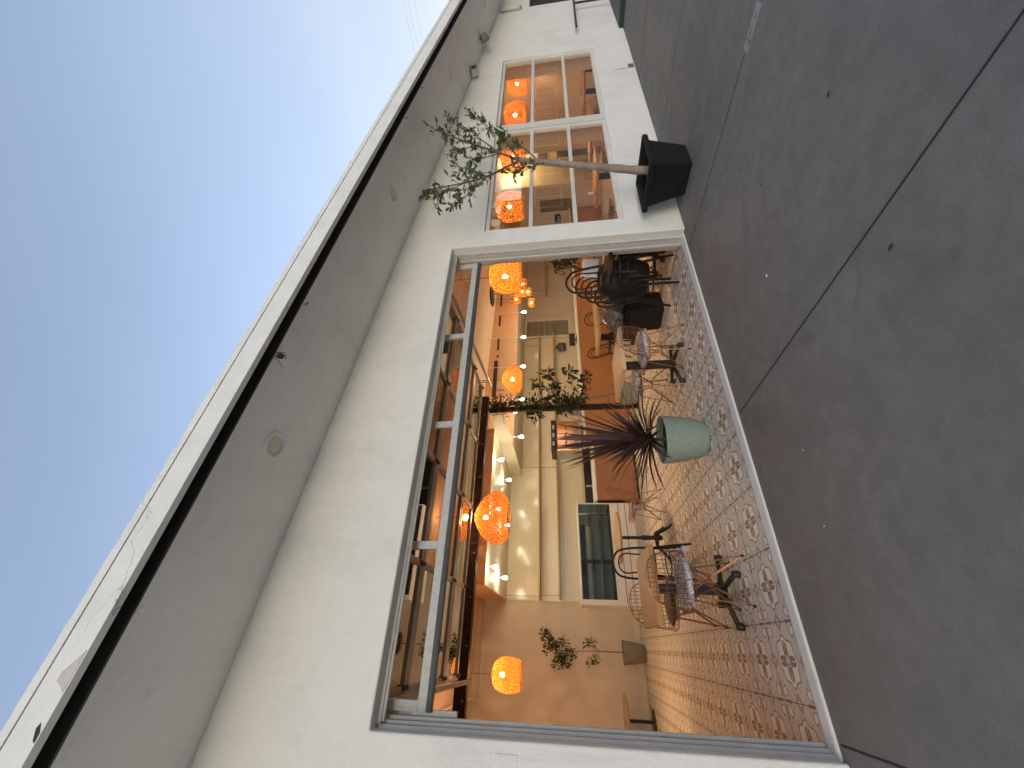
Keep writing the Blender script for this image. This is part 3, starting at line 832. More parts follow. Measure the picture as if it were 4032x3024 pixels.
# espresso machine on the counter
m_ = thing('espresso_machine', 'boxy copper fronted espresso machine on the counter', 'coffee machine', (3.98, 5.42, 1.031))
MB().box(-.36, .36, -.18, .28, .05, .60).build('body', Mat('polished_copper', (.80, .36, .17), .12, .9).m, m_, bevel=.02)
MB().box(-.38, .38, -.20, .30, .605, .72).build('top_panel', 'black', m_, bevel=.01)
MB().box(-.385, -.362, -.19, .29, .05, .60).build('side_panel', 'steel', m_)
for i in range(3):
    MB().box(-.25 + i * .2, -.15 + i * .2, -.206, -.2005, .64, .69).build('gauge', 'steel', m_)
    MB().tube([(-.2 + i * .2, -.18, .40), (-.2 + i * .2, -.30, .38)], .022, 8).build('group_head', 'steel', m_)
MB().box(-.36, .36, -.32, -.18, .05, .10).build('drip_tray', 'steel', m_, bevel=.006)
for a in (-.3, .3):
    MB().lathe([(.02, .0), (.025, .05)], 10, (a, .0, 0), True, True).build('foot', 'black', m_)
gq = thing('coffee_grinder', 'small dark coffee grinder beside the espresso machine', 'grinder', (4.75, 5.45, 1.031))
MB().box(-.1, .1, -.12, .12, 0, .36).build('body', 'steel', gq, bevel=.02); MB().lathe([(.05, .36), (.11, .58), (.11, .60), (.0, .61)], 20).build('hopper', 'blackplastic', gq, True)
ps = thing('payment_terminal', 'black till screen standing on the terracotta counter', 'till', (6.75, 5.3, 1.031))
MB().box(-.1, .1, -.05, .05, 0, .02).build('base', 'black', ps); MB().box(-.2, .2, -.01, .02, .05, .20).build('screen', 'black', ps, bevel=.005); MB().box(-.02, .02, .0, .02, .02, .05).build('stand', 'black', ps)
# black bag hanging on the kitchen wall
bg_ = MB(); bg_.lathe([(.0, -.15), (.15, -.14), (.18, -.03), (.16, .08), (.07, .13), (.02, .18), (.0, .185)], 20)
for i, p in enumerate(bg_.v): bg_.v[i] = (p[0] * (1 + .12 * math.sin(p[2] * 40)), p[1] * .45, p[2])
o = bg_.build('black_bag', 'bag', None, smooth=True); o.location = (8.06, 7.28, 1.45); tag(o, 'crumpled black bag hanging on the cream kitchen wall', 'bag')
# things on the far end wall
o = box('electrical_panel', 'panelgrey', None, 11.955, 11.998, 4.70, 5.10, .94, 1.94, .006); tag(o, 'flat grey electrical panel on the far brown wall', 'electrical panel')
MB().box(11.948, 11.9548, 4.87, 4.93, 1.15, 1.17).build('latch', 'black', o)
o = box('wall_device', 'black', None, 11.93, 11.998, 5.22, 5.52, 1.30, 1.50, .03); tag(o, 'small black wall device beside the grey electrical panel', 'wall device')
MB().box(11.922, 11.9295, 5.27, 5.47, 1.33, 1.40).build('display', 'steel', o)
o = box('thermostat', 'white', None, 13.165, 13.198, 3.55, 3.85, 1.78, 2.10, .008); tag(o, 'pale square wall unit in the bright alcove', 'wall unit')
MB().box(13.158, 13.1645, 3.60, 3.80, 1.83, 2.05).build('screen', 'panelgrey', o)
o = box('alcove_cabinet', 'panelgrey', None, 12.75, 13.198, 3.24, 3.8, .02, 1.35, .006); tag(o, 'dark cabinet at the back of the bright alcove', 'cabinet')
MB().tube([(12.74, 3.30, .7), (12.74, 3.30, .95)], .008, 6).build('handle', 'steel', o)

# ================================================================== lamps
def drum_profile(R0, H):
    return [(R0 * .16, H * .5), (R0 * .48, H * .465), (R0 * .76, H * .37), (R0 * .93, H * .21), (R0, H * .0), (R0 * .985, -H * .2), (R0 * .92, -H * .38), (R0 * .80, -H * .5)]
def saucer_profile(R0, H):
    return [(R0 * .16, H * .5), (R0 * .45, H * .40), (R0 * .75, H * .22), (R0 * .95, -.02 * H), (R0, -H * .18), (R0 * .93, -H * .34), (R0 * .72, -H * .45), (R0 * .5, -H * .5)]
def refine(prof, k=4): return [(p.x, p.z) for p in smooth_path([(r, 0, z) for r, z in prof], k)]
WARM = (1.0, .57, .28)
def pendant(label, loc, prof, top, power, mat='rattan', ribs=0, bulbz=.0, group=None, ceil=None, thick=.0):
    o = thing('pendant_lamp', label, 'pendant lamp', loc, 0, group)
    sh = MB().lathe(refine(prof), 48).build('lamp_shade', mat, o, smooth=True)
    for r0, z0 in (prof[-1], prof[0]):
        MB().tube(arc((0, 0, z0), r0, 0, 2 * math.pi, 40, 'xy')[:-1], .006, 6, close=True).build('shade_ring', MT['twig'] if ribs else MT['rattan'], o)
    if ribs:
        rp = refine(prof, 3)
        for i in range(ribs):
            a = 2 * math.pi * i / ribs
            MB().tube([((r + .003) * math.cos(a), (r + .003) * math.sin(a), z) for r, z in rp], .0028, 4).build('rib', 'twig', o)
    zc = (ceil if ceil is not None else CEI(loc[0])) - loc[2]
    MB().tube([(0, 0, bulbz + .07), (0, 0, zc)], .005, 6).build('cord', 'black', o)
    MB().lathe([(.012, .10), (.024, .09), (.024, .02), (.0, .015)], 12, (0, 0, bulbz)).build('socket', 'black', o)
    MB().lathe([(.0, .015), (.022, .008), (.036, -.02), (.034, -.045), (.018, -.066), (.0, -.072)], 14, (0, 0, bulbz)).build('bulb', 'bulb', o, smooth=True)
    lamp_light(o, 'lamp_light', (0, 0, bulbz - .025), power * 10.5, WARM, .04)
    return o
DG = 'drum shaped rattan lamps in a row behind the front windows'
for i, (x, lab) in enumerate(((4.82, 'round rattan drum lamp glowing inside the opening next to its right jamb'), (6.60, 'glowing rattan drum lamp in the window pane nearest the opening'),
                              (8.26, 'glowing rattan drum lamp right behind the potted tree branches'), (10.0, 'glowing rattan drum lamp just right of the window post'), (11.59, 'glowing rattan drum lamp farthest away in the right window'))):
    pendant(lab, (x, 1.25, 2.255), drum_profile(.265, .50), None, (11, 8.5, 10, 9, 10.5)[i], bulbz=.03, group=DG)
pendant('barrel shaped rattan lamp hanging alone before the beige back wall', (-.42, 5.0, 2.54), drum_profile(.25, .48), None, 13, bulbz=.10, group=None)
pendant('barrel shaped rattan lamp hidden behind the left jamb of the opening', (-1.75, 4.7, 2.54), drum_profile(.25, .48), None, 22, bulbz=.10)
pendant('large ribbed orange saucer lamp hanging in front of the steel beam', (1.67, 3.30, 2.62), saucer_profile(.40, .54), None, 18, 'rattan_deep', 14, bulbz=.13)
pendant('smaller ribbed orange saucer lamp above the dark leafy plant', (4.29, 3.35, 2.40), saucer_profile(.27, .37), None, 12, 'rattan_deep', 16, bulbz=.02)
# cluster of five small shades on one canopy
cl = thing('cluster_lamp', 'cluster of small rattan shades hanging from one black canopy', 'chandelier', (8.0, 4.8, 2.45))
ct = CEI(8.0) - 2.45
MB().lathe([(.0, ct - .001), (.27, ct - .002), (.27, ct - .03), (.0, ct - .035)], 32).build('canopy', 'black', cl)
for (dx, dy, z, r0, h) in ((-.17, 0, .15, .13, .27), (.15, .05, .0, .14, .24), (.34, -.05, -.02, .15, .22), (-.24, .1, -.25, .12, .17), (.20, .12, -.15, .11, .2)):
    pr = [(r0 * .55, h / 2), (r0 * .9, h * .3), (r0, 0), (r0 * .98, -h * .3), (r0 * .9, -h * .5)]
    s1 = MB().lathe(refine(pr, 3), 28, (dx, dy, z)); s1 = s1.build('lamp_shade', 'rattan_deep', cl, smooth=True)
    MB().tube([(dx, dy, z + .05), (dx * .7, dy * .7, ct - .03)], .004, 5).build('cord', 'black', cl)
    MB().lathe([(.0, .03), (.022, .02), (.03, -.01), (.0, -.04)], 12, (dx, dy, z)).build('bulb', 'bulb', cl, smooth=True)
    lamp_light(cl, 'lamp_light', (dx, dy, z - .01), 12, WARM, .03)
# bare bulb pendants of the kitchen
KW = (1.0, .86, .60)
def globe(x, y, z, zc, label, power):
    o = thing('bulb_pendant', label, 'pendant bulb', (x, y, z), 0, 'small bare bulbs hanging over the kitchen')
    MB().lathe([(.0, .055), (.016, .045), (.034, .0), (.038, -.03), (.026, -.058), (.0, -.066)], 16).build('bulb', 'globe', o, smooth=True)
    MB().tube([(0, 0, .05), (0, 0, zc - z)], .006, 6).build('stem', 'white', o)
    lamp_light(o, 'lamp_light', (0, 0, -.01), power, KW, .05)
gl_pos = [(1.16, 4.68, 2.78, 2.93, 'bare bulb nearest the left end of the lowered kitchen ceiling'), (1.14, 5.9, 2.78, 2.93, 'bare bulb behind the leftmost one under the lowered kitchen ceiling'),
          (2.19, 4.68, 2.78, 2.93, 'front one of the two bare bulbs seen through the saucer lamp'), (2.19, 5.93, 2.78, 2.93, 'rear one of the two bare bulbs seen through the saucer lamp'),
          (3.21, 4.72, 2.78, 2.93, 'bare bulb right of the large saucer lamp below the spotlight'), (3.21, 5.93, 2.78, 2.93, 'bare bulb over the black fridge unit'),
          (3.84, 4.96, 2.40, 2.63, 'bare bulb hanging above the espresso machine'), (4.45, 4.92, 2.55, 3.40, 'bare bulb half hidden by the top leaves of the dark plant'),
          (4.81, 5.0, 2.40, 3.4, 'bare bulb just right of the dark leafy plant'), (5.75, 5.0, 2.40, 3.37, 'bare bulb just right of the small saucer lamp'),
          (6.64, 4.96, 2.40, 3.33, 'bare bulb beside the glass block window'), (7.5, 4.96, 2.40, 3.3, 'bare bulb behind the cluster of rattan shades'), (9.62, 4.95, 2.40, 3.22, 'bare bulb farthest right beside the jamb')]
for x, y, z, zc, lab in gl_pos: globe(x, y, z, zc, lab, 11)
# spotlights
def spot(x, y, z, label):
    o = thing('spotlight', label, 'spotlight', (x, y, z), 0, 'white spotlights on the kitchen ceiling')
    MB().lathe([(.0, .06), (.03, .055), (.034, -.05), (.028, -.055)], 16).build('head', 'white', o, smooth=True)
    MB().lathe([(.0, -.05), (.030, -.054)], 16, (0, 0, -.003)).build('lens', 'black', o); MB().tube([(0, 0, .05), (0, 0, .075)], .012, 8).build('stem', 'white', o)
spot(3.0, 5.75, 2.86, 'white spotlight left of the ceiling bulkhead'); spot(3.6, 5.56, 2.86, 'white spotlight beside the bulkhead edge')
al = bpy.data.lights.new('alcove_light', 'POINT'); al.energy = 14; al.color = (1, .72, .38); al.shadow_soft_size = .1
alo = bpy.data.objects.new('alcove_light', al); COL.objects.link(alo); alo.parent = B; alo.location = (12.6, 3.7, 2.75)

# ================================================================== furniture
def wire_chair(label, loc, rz, pad=None, group='rose copper wire chairs'):
    o = thing('wire_chair', label, 'chair', loc, rz, group)
    # side profile, y forward, from the front lip over the seat and up the back
    prof = smooth_path([(0, .225, .425), (0, .20, .447), (0, .10, .440), (0, -.02, .425), (0, -.11, .432), (0, -.165, .475), (0, -.19, .55), (0, -.215, .66), (0, -.24, .76), (0, -.25, .82)], 5)
    N = len(prof)
    def wid(i):
        v = i / (N - 1)
        if v < .08: return .205 + .3 * v
        if v < .5: return .229 + (.5 - v) * .01
        s_ = (v - .5) / .5
        return .228 * max(0.0, 1 - s_ ** 2.6) ** .5
    def pt(i, x):
        p = prof[i]; w_ = .235; s_ = (x / w_)
        v = i / (N - 1); lift = .035 * s_ * s_ * (1 if v < .45 else max(0, 1 - (v - .45) / .2)); fw = .05 * s_ * s_ * max(0, min(1, (v - .35) / .2)) * (1 - max(0, v - .6))
        return (x, p.y + fw, p.z + lift)
    wm = MB(); rw = .0032
    for k in range(-6, 7):
        x = k * .0355
        idx = [i for i in range(N) if wid(i) > abs(x)]
        if len(idx) > 2: wm.tube([pt(i, x) for i in idx], rw, 5)
    for i in list(range(3, N - 2, 4)):
        wd = wid(i)
        if wd > .03: wm.tube([pt(i, wd * t_ / 8) for t_ in range(-8, 9)], rw, 5)
    wm.build('wire_shell', 'copper', o)
    rim = [pt(i, -wid(i)) for i in range(N)] + [pt(i, wid(i)) for i in range(N - 1, -1, -1)] + [pt(0, wid(0) * t_ / 4) for t_ in (2, 0, -2)]
    MB().tube(rim, .0055, 6, close=True).build('rim', 'copper', o)
    for sx_ in (-1, 1):
        for sy_ in (-1, 1):
            l_ = MB(); f_ = (sx_ * .185, sy_ * .175, .01); a = (sx_ * .12, sy_ * .11, .415); h = (sx_ * .03, sy_ * .025, .26)
            l_.tube([f_, a], .0055, 6); l_.tube([f_, h, (-sx_ * .07, sy_ * .10, .415)], .0048, 6); l_.tube([(f_[0] * .98, f_[1] * .98, .02), (sx_ * .05, sy_ * .045, .25), (sx_ * .11, -sy_ * .06, .415)], .0048, 6)
            lo = l_.build('leg', 'copper', o)
            MB().lathe([(.011, .0), (.011, .022), (.007, .028)], 10, (f_[0], f_[1], 0), True, True).build('foot', 'black', lo)
    br = MB(); br.tube(arc((0, 0, .255), .034, 0, 2 * math.pi, 12, 'xy')[:-1], .006, 5, close=True)
    br.tube(arc((0, 0, .415), .15, 0, 2 * math.pi, 20, 'xy')[:-1], .005, 5, close=True)
    br.build('brace', 'copper', o)
    if pad:
        pm = MB(); pm.lathe([(.0, -.014), (.17, -.013), (.195, .0), (.195, .016), (.17, .03), (.0, .034)], 28)
        po = pm.build('seat_pad', 'pad', o, smooth=True); po.location = (0, .02, .452)
        if pad == 'wrap':
            wr = MB(); n1, n2 = 14, 28; rnd = random.Random(3)
            prof2 = [(.0, -.022), (.12, -.022), (.20, -.012), (.222, .008), (.21, .036), (.14, .05), (.05, .052), (.0, .05)]
            wr.lathe(refine(prof2, 2), n2)
            wr.v = [(x * (1 + rnd.uniform(-.05, .05)), y * (1 + rnd.uniform(-.05, .05)), z + rnd.uniform(-.006, .008)) for x, y, z in wr.v]
            tail = MB(); 
            for i in range(9):
                a = R(-30 + i * 8); wr.add([(.19, -.05 + i * .008, .01), (.27 + rnd.uniform(-.02, .02), -.10 + i * .022, rnd.uniform(-.07, .02)), (.27 + rnd.uniform(-.02, .03), -.08 + i * .022, rnd.uniform(-.07, .03)), (.19, -.04 + i * .008, .02)], [(0, 1, 2, 3)])
            wo = wr.build('plastic_cover', 'wrap', po, smooth=True)
            po['label'] = 'seat pad still in clear plastic'
    return o
def pedestal_table(label, loc, rz, hx, hy, top_mat, group, thick=.04):
    o = thing('pedestal_table', label, 'table', loc, rz, group)
    MB().box(-hx, hx, -hy, hy, .75 - thick, .75).build('table_top', top_mat, o, bevel=.004)
    MB().box(-.04, .04, -.04, .04, .05, .75 - thick - .001).build('column', 'black', o, bevel=.003)
    ft = MB(); ft.box(-.12, .12, -.12, .12, .75 - thick - .012, .75 - thick - .0012); ft.build('top_plate', 'black', o)
    for k in range(4):
        a = R(90 * k + 18); l_ = MB()
        L = .30
        c, s_ = math.cos(a), math.sin(a)
        l_.tube([(c * .02, s_ * .02, .085), (c * .15, s_ * .15, .065), (c * (L - .02), s_ * (L - .02), .048)], [.026, .022, .02], 8)
        l_.lathe([(.026, .0), (.03, .02), (.026, .06), (.012, .068)], 12, (c * L, s_ * L, 0), True, True)
        l_.build('foot', 'iron', o, smooth=True)
    return o
TB = 'square wooden tables on black pedestals'
pedestal_table('square butcher block table nearest the left jamb on a black pedestal', (.475, 1.17, 0), 0, .305, .40, 'butcher', TB, .045)
pedestal_table('square pale wood table standing right of the purple planter', (2.98, 1.19, 0), R(-4), .30, .43, 'mapletop', TB, .04)
CW = 'rose copper wire chairs'
wire_chair('copper wire chair with a plastic wrapped pad in front of the butcher block table', (.50, .88, 0), 0, 'wrap')
wire_chair('copper wire chair with a dark pad behind the butcher block table', (.40, 1.66, 0), R(176), 'pad')
wire_chair('copper wire chair with a plastic wrapped pad in front of the pale wood table', (3.02, .90, 0), R(4), 'wrap')
wire_chair('copper wire chair with a wrapped pad behind the pale wood table', (2.99, 1.64, 0), R(184), 'wrap')
wire_chair('empty copper wire chair seen in profile beside the round bistro table', (1.90, 3.42, 0), R(92), None)

# bistro table
bt = thing('bistro_table', 'round oak bistro table on a three legged black iron base', 'table', (1.37, 3.25, 0))
MB().lathe(refine([(.0, .735), (.33, .735), (.35, .722), (.345, .708), (.31, .70), (.0, .70)], 2), 40).build('table_top', 'oak', bt, smooth=True)
MB().lathe([(.05, .698), (.05, .69), (.022, .68), (.022, .58), (.033, .57), (.022, .56), (.022, .40), (.035, .38), (.03, .22), (.045, .16), (.03, .10), (.0, .10)], 16).build('column', 'iron', bt, smooth=True)
for k in range(3):
    a = R(120 * k + 50); c, s_ = math.cos(a), math.sin(a)
    pts = smooth_path([(c * .03, s_ * .03, .18), (c * .12, s_ * .12, .17), (c * .22, s_ * .22, .08), (c * .28, s_ * .28, .035), (c * .34, s_ * .34, .02)], 4)
    MB().tube(pts, [.03 - .001 * i for i in range(len(pts))], 8).build('leg', 'iron', bt, smooth=True)
lt = thing('low_table', 'low round tan table on a black post at the far left', 'table', (-1.12, 6.85, 0))
MB().lathe([(.0, .525), (.40, .525), (.42, .51), (.40, .49), (.0, .488)], 36).build('table_top', 'oak', lt, smooth=True)
MB().lathe([(.028, .487), (.028, .03)], 12).build('column', 'black', lt); MB().lathe([(.0, .035), (.18, .03), (.2, .005)], 24).build('base_plate', 'black', lt)

def bentwood(label, loc, rz, group='black bentwood chairs', tilt=None):
    o = thing('bentwood_chair', label, 'chair', loc, rz, group)
    MB().lathe([(.0, .465), (.19, .465), (.205, .455), (.205, .435), (.19, .425), (.0, .43)], 32).build('seat', 'blackwood', o, smooth=True)
    hp = smooth_path([(-.175, -.13, .43), (-.178, -.19, .60), (-.165, -.235, .74), (-.125, -.26, .835), (0, -.275, .885), (.125, -.26, .835), (.165, -.235, .74), (.178, -.19, .60), (.175, -.13, .43)], 5)
    MB().tube(hp, .0135, 8).build('back_hoop', 'blackwood', o, smooth=True)
    ip = smooth_path([(-.10, -.165, .44), (-.105, -.20, .60), (-.115, -.232, .72), (-.08, -.25, .79), (0, -.258, .815), (.08, -.25, .79), (.115, -.232, .72), (.105, -.20, .60), (.10, -.165, .44)], 5)
    MB().tube(ip, .009, 7).build('inner_hoop', 'blackwood', o, smooth=True)
    for sx_ in (-1, 1):
        MB().tube([(sx_ * .15, .14, .44), (sx_ * .175, .175, .22), (sx_ * .195, .20, .002)], [.018, .016, .012], 8).build('leg', 'blackwood', o, smooth=True)
        MB().tube(smooth_path([(sx_ * .17, -.13, .46), (sx_ * .178, -.17, .25), (sx_ * .20, -.24, .002)], 4), [.018 - .0006 * i for i in range(9)], 8).build('leg', 'blackwood', o, smooth=True)
    MB().tube(arc((0, .0, .25), .155, 0, 2 * math.pi, 24, 'xy')[:-1], .008, 6, close=True).build('stretcher', 'blackwood', o, smooth=True)
    return o
BC = 'black bentwood chairs'
bw = bentwood('black bentwood chair behind the butcher block table', (.90, 2.40, 0), R(180 - 6))
dup(bw, 'left black bentwood chair at the long dark wood table', (5.35, 3.75, 0), R(195), BC)
dup(bw, 'right black bentwood chair at the long dark wood table', (6.25, 3.80, 0), R(170), BC)
# stack of bentwood chairs
SG = 'stacked black bentwood chairs'
for i, lab in enumerate(('bottom chair of the black bentwood stack beside the right jamb', 'second chair up in the black bentwood stack', 'third chair up in the black bentwood stack', 'top chair of the black bentwood stack under the white cloth')):
    o = dup(bw, lab, (3.95 + .012 * i, .72 - .05 * i, .115 * i), R(183), SG); o.rotation_euler = (R(-3 * i), 0, R(172)); o.scale = (1.08, 1.08, 1.08)
ck = MB(); n = 12
prof_ = [(-.045, -.20), (-.05, -.05), (-.04, .0), (.0, .02), (.04, .0), (.05, -.05), (.047, -.15)]
pp = [(p.x, p.z) for p in smooth_path([(a, 0, b) for a, b in prof_], 4)]
for i, (a, b) in enumerate(pp):
    for j in range(n + 1):
        u = j / n; ck.v.append(((u - .5) * .25 + .006 * math.sin(i * .9), a + .006 * math.sin(j * 1.1 + i * .5), b + .008 * math.sin(j * .8)))
for i in range(len(pp) - 1):
    for j in range(n): ck.f.append((i * (n + 1) + j, i * (n + 1) + j + 1, (i + 1) * (n + 1) + j + 1, (i + 1) * (n + 1) + j))
o = ck.build('cloth', 'paper', None, smooth=True); o.location = (4.24, .70, 1.10); o.rotation_euler = (0, R(8), R(-24)); tag(o, 'white folded cloth draped on top of the stacked bentwood chairs', 'cloth')
sm_ = o.modifiers.new('thick', 'SOLIDIFY'); sm_.thickness = .008
# black sack slumped in the stack
cu = MB(); prof_ = [(.0, -.30), (.19, -.29), (.26, -.20), (.27, .0), (.24, .18), (.15, .28), (.0, .30)]
cu.lathe(refine(prof_, 4), 36)
rs_ = random.Random(8)
cu.v = [(x * (1 + .10 * math.sin(9 * z + 5 * y) + .05 * math.sin(40 * z + 21 * y)) + rs_.uniform(-.004, .004), y * (1 + .09 * math.sin(11 * z + 7 * x)), z + .02 * math.sin(x * 25 + y * 13)) for x, y, z in cu.v]
o = cu.build('black_sack', Mat('black_sack_plastic', (.008, .008, .009), .5, 0, .25).m, None, smooth=True); o.location = (3.98, .70, .62); tag(o, 'black sack slumped in the middle of the stacked bentwood chairs', 'sack')
# bin with a plastic bag
bn = thing('storage_bin', 'black plastic bin standing on the tiles beside the stacked chairs', 'bin', (4.12, 1.47, 0), R(8))
MB().prism([(-.19, .0), (.19, .0), (.24, .50), (-.24, .50)], 1, -.20, .20).build('tub', 'blackplastic', bn, bevel=.035, seg=4)
MB().box(-.26, .26, -.23, .23, .502, .535).build('rim', 'blackplastic', bn, bevel=.012)
pb = MB(); pb.lathe(refine([(.0, .0), (.19, .0), (.26, .06), (.25, .16), (.19, .24), (.10, .28), (.0, .29)], 3), 30)
rb = random.Random(5)
pb.v = [(x * (1 + .10 * math.sin(z * 30 + y * 14)) + rb.uniform(-.008, .008), y * (1 + .08 * math.sin(x * 22)), z + rb.uniform(-.008, .008)) for x, y, z in pb.v]
o = pb.build('plastic_bag', 'bag', None, smooth=True); o.location = (4.08, 1.42, .537); tag(o, 'shiny crumpled grey plastic bag lying on the black bin', 'bag')
# long dark wood table
ld = thing('trestle_table', 'long wooden table with dark trestle legs behind the black bin', 'table', (5.75, 3.15, 0), R(-8))
MB().box(-.85, .85, -.38, .38, .70, .745).build('table_top', 'oak', ld, bevel=.006)
for s_ in (-.65, .65):
    MB().box(s_ - .04, s_ + .04, -.30, .30, .004, .06).build('foot', 'blackwood', ld); MB().box(s_ - .045, s_ + .045, -.05, .05, .06, .699).build('leg', 'blackwood', ld)
MB().box(-.6, .6, -.03, .03, .30, .38).build('stretcher', 'blackwood', ld)
# tables behind the street windows
wt_pos = [(4.72, .92, 'first wooden table right of the opening behind the stacked chairs'), (6.85, 1.0, 'wooden table behind the left street window'),
          (8.3, 1.0, 'wooden table behind the window post'), (10.2, 1.05, 'wooden table behind the right street window'), (11.3, 1.05, 'wooden table deepest behind the right street window')]
for x, y, lab in wt_pos: pedestal_table(lab, (x, y, 0), R(2), .33, .40, 'butcher', TB, .045)
for (x, y, rz, lab, pad) in ((4.75, 1.55, 182, 'copper wire chair behind the table nearest the right jamb', 'wrap'), (6.55, 1.62, 175, 'copper wire chair behind the left street window table', 'pad'),
                        (7.65, 1.0, 92, 'copper wire chair between the two street window tables', 'pad'), (8.35, 1.65, 184, 'copper wire chair facing the window post', 'wrap'),
                        (9.55, 1.05, 268, 'copper wire chair left of the right street window table', 'pad'), (10.2, 1.7, 180, 'copper wire chair behind the right street window table', 'pad')):
    wire_chair(lab, (x, y, 0), R(rz), pad)
# crumpled clear wrap on a table and a small card stand
o = thing('card_holder', 'small white card holder on the left window table', 'card holder', (6.62, 1.15, .751))
MB().box(-.04, .04, -.012, .012, 0, .015).build('base', 'black', o); MB().box(-.035, .035, -.003, .003, .015, .11).build('card', 'paper', o)
wp = MB(); wp.lathe(refine([(.0, .0), (.14, .0), (.19, .08), (.15, .17), (.06, .22), (.0, .22)], 3), 26)
wp.v = [(x * (1 + .12 * math.sin(z * 36 + y * 16)) + rb.uniform(-.01, .01), y * (1 + .1 * math.sin(x * 25)), z + rb.uniform(-.01, .01)) for x, y, z in wp.v]
o = wp.build('plastic_wrap_bundle', 'wrap', None, smooth=True); o.location = (7.35, .62, .004); o.scale = (1.3, 1.2, 2.2); tag(o, 'tall crumpled bundle of clear plastic behind the left street window', 'plastic bundle')
o = MB(); o.lathe(refine([(.0, .002), (.07, .003), (.09, .012), (.05, .03), (.0, .03)], 2), 16)
o.v = [(x * (1 + .3 * math.sin(y * 60)), y, z) for x, y, z in o.v]
o = o.build('plastic_scrap', 'wrap', None, smooth=True); o.location = (1.28, 2.5, .004); tag(o, 'scrap of clear plastic on the tiles near the bistro table', 'plastic scrap')

# ================================================================== plants
def pot(o, prof, mat, soilr, soilz, n=40):
    MB().lathe(refine(prof, 3), n, cap0=True).build('pot', mat, o, smooth=True)
    MB().lathe([(.0, soilz + .01), (soilr * .6, soilz + .006), (soilr, soilz)], 24).build('soil', 'soil', o)
# purple cordyline
pc = thing('potted_cordyline', 'purple strap leaved plant in a large teal pot on the tiles', 'potted plant', (1.85, .93, 0))
pot(pc, [(.158, .004), (.180, .04), (.215, .17), (.240, .32), (.248, .425), (.247, .437), (.236, .437), (.230, .425), (.228, .36)], 'teal', .229, .365)
MB().tube([(0.0, 0.0, .36), (.005, 0, .46), (.015, .01, .58)], [.017, .016, .02], 8).build('stem', 'twig', pc)
lf = MB(); rl = random.Random(11)
for i in range(112):
    az = i * 2.39996 + rl.uniform(-.3, .3); u_ = (i + .5) / 112
    el = R(84 - 82 * u_ ** .95 + rl.uniform(-6, 6)); L = rl.uniform(.55, .80) + (.28 if u_ < .25 else 0) - .20 * (u_ > .85)
    droop = rl.uniform(.05, .38) * (1.0 if u_ > .3 else .35)
    wd = rl.uniform(.018, .028)
    base = Vector((.015, .01, .585 - .06 * u_))
    d = Vector((math.cos(az) * math.cos(el), math.sin(az) * math.cos(el), math.sin(el)))
    side = d.cross(Vector((0, 0, 1)))
    if side.length < .1: side = Vector((1, 0, 0))
    side.normalize(); tw = rl.uniform(-.5, .5)
    vs, fs_ = [], []
    n = 9
    for k in range(n + 1):
        t_ = k / n
        p = base + d * (L * t_) + Vector((0, 0, -1)) * (droop * L * t_ ** 2.2 * math.cos(el) ** .5 if el < R(80) else 0)
        ww = wd * min(1, .45 + 2.5 * t_) * (1 - t_ ** 3.2) + .0006
        upv = side.cross(d).normalized()
        sd = (side * math.cos(tw * t_) + upv * math.sin(tw * t_))
        vs += [p - sd * ww + upv * ww * .35, p, p + sd * ww + upv * ww * .35]
    for k in range(n):
        a = k * 3
        fs_ += [(a, a + 1, a + 4, a + 3), (a + 1, a + 2, a + 5, a + 4)]
    lf.add(vs, fs_)
lf.build('foliage', 'leaf_purple', pc, smooth=True)

def leaf_cluster(mb, c, rad, n, L, Wd, rnd, up=.3, flat=1.0):
    for _ in range(n):
        d = Vector((rnd.gauss(0, 1), rnd.gauss(0, 1), rnd.gauss(0, 1) * flat)); d.normalize()
        p = Vector(c) + Vector((d.x * rad[0], d.y * rad[1], d.z * rad[2])) * rnd.random() ** .5
        dd = d * .7 + Vector((rnd.gauss(0, .5), rnd.gauss(0, .5), rnd.gauss(0, .4) + up))
        mb.leaf(p, dd, (rnd.gauss(0, .5), rnd.gauss(0, .5), 1), L * rnd.uniform(.7, 1.2), Wd * rnd.uniform(.75, 1.2), .25, rnd.uniform(.0, .35))
# dark climbing plant in front of the column
rv = random.Random(21)
cv = thing('column_plant', 'tall dark leafy plant growing up the steel column from a teal pot', 'potted plant', (4.06, 3.62, 0))
pot(cv, [(.13, .004), (.17, .08), (.20, .20), (.215, .33), (.212, .345), (.20, .345), (.197, .31)], 'teal', .198, .31)
st = MB(); trunk = smooth_path([(0, 0, .3), (-.02, .08, .8), (-.04, .20, 1.4), (-.05, .26, 2.1), (-.02, .27, 2.85)], 5); st.tube(trunk, [.014 - .0004 * i for i in range(len(trunk))], 6)
lv = MB()
br = [((-.03, .15, 1.2), (.42, -.1, 1.75)), ((-.03, .14, 1.15), (-.38, -.12, 1.45)), ((-.04, .18, 1.35), (.30, .02, 1.95)), ((-.03, .1, 1.0), (-.32, -.15, 1.22)), ((-.04, .2, 1.6), (-.42, 0, 1.98)), ((-.03, .12, 1.05), (.42, -.18, 1.3)), ((-.04, .2, 1.5), (.22, .0, 1.55)), ((-.03, .12, .95), (.25, -.2, 1.0))]
for a, b_ in br:
    mid = (Vector(a) + Vector(b_)) / 2 + Vector((0, 0, .05)); pp = smooth_path([a, mid, b_], 4); st.tube(pp, .006, 5)
    for p in pp[2:]: leaf_cluster(lv, p, (.05, .05, .05), 5, .115, .046, rv, .3)
    leaf_cluster(lv, b_, (.11, .10, .10), 24, .135, .055, rv, .3)
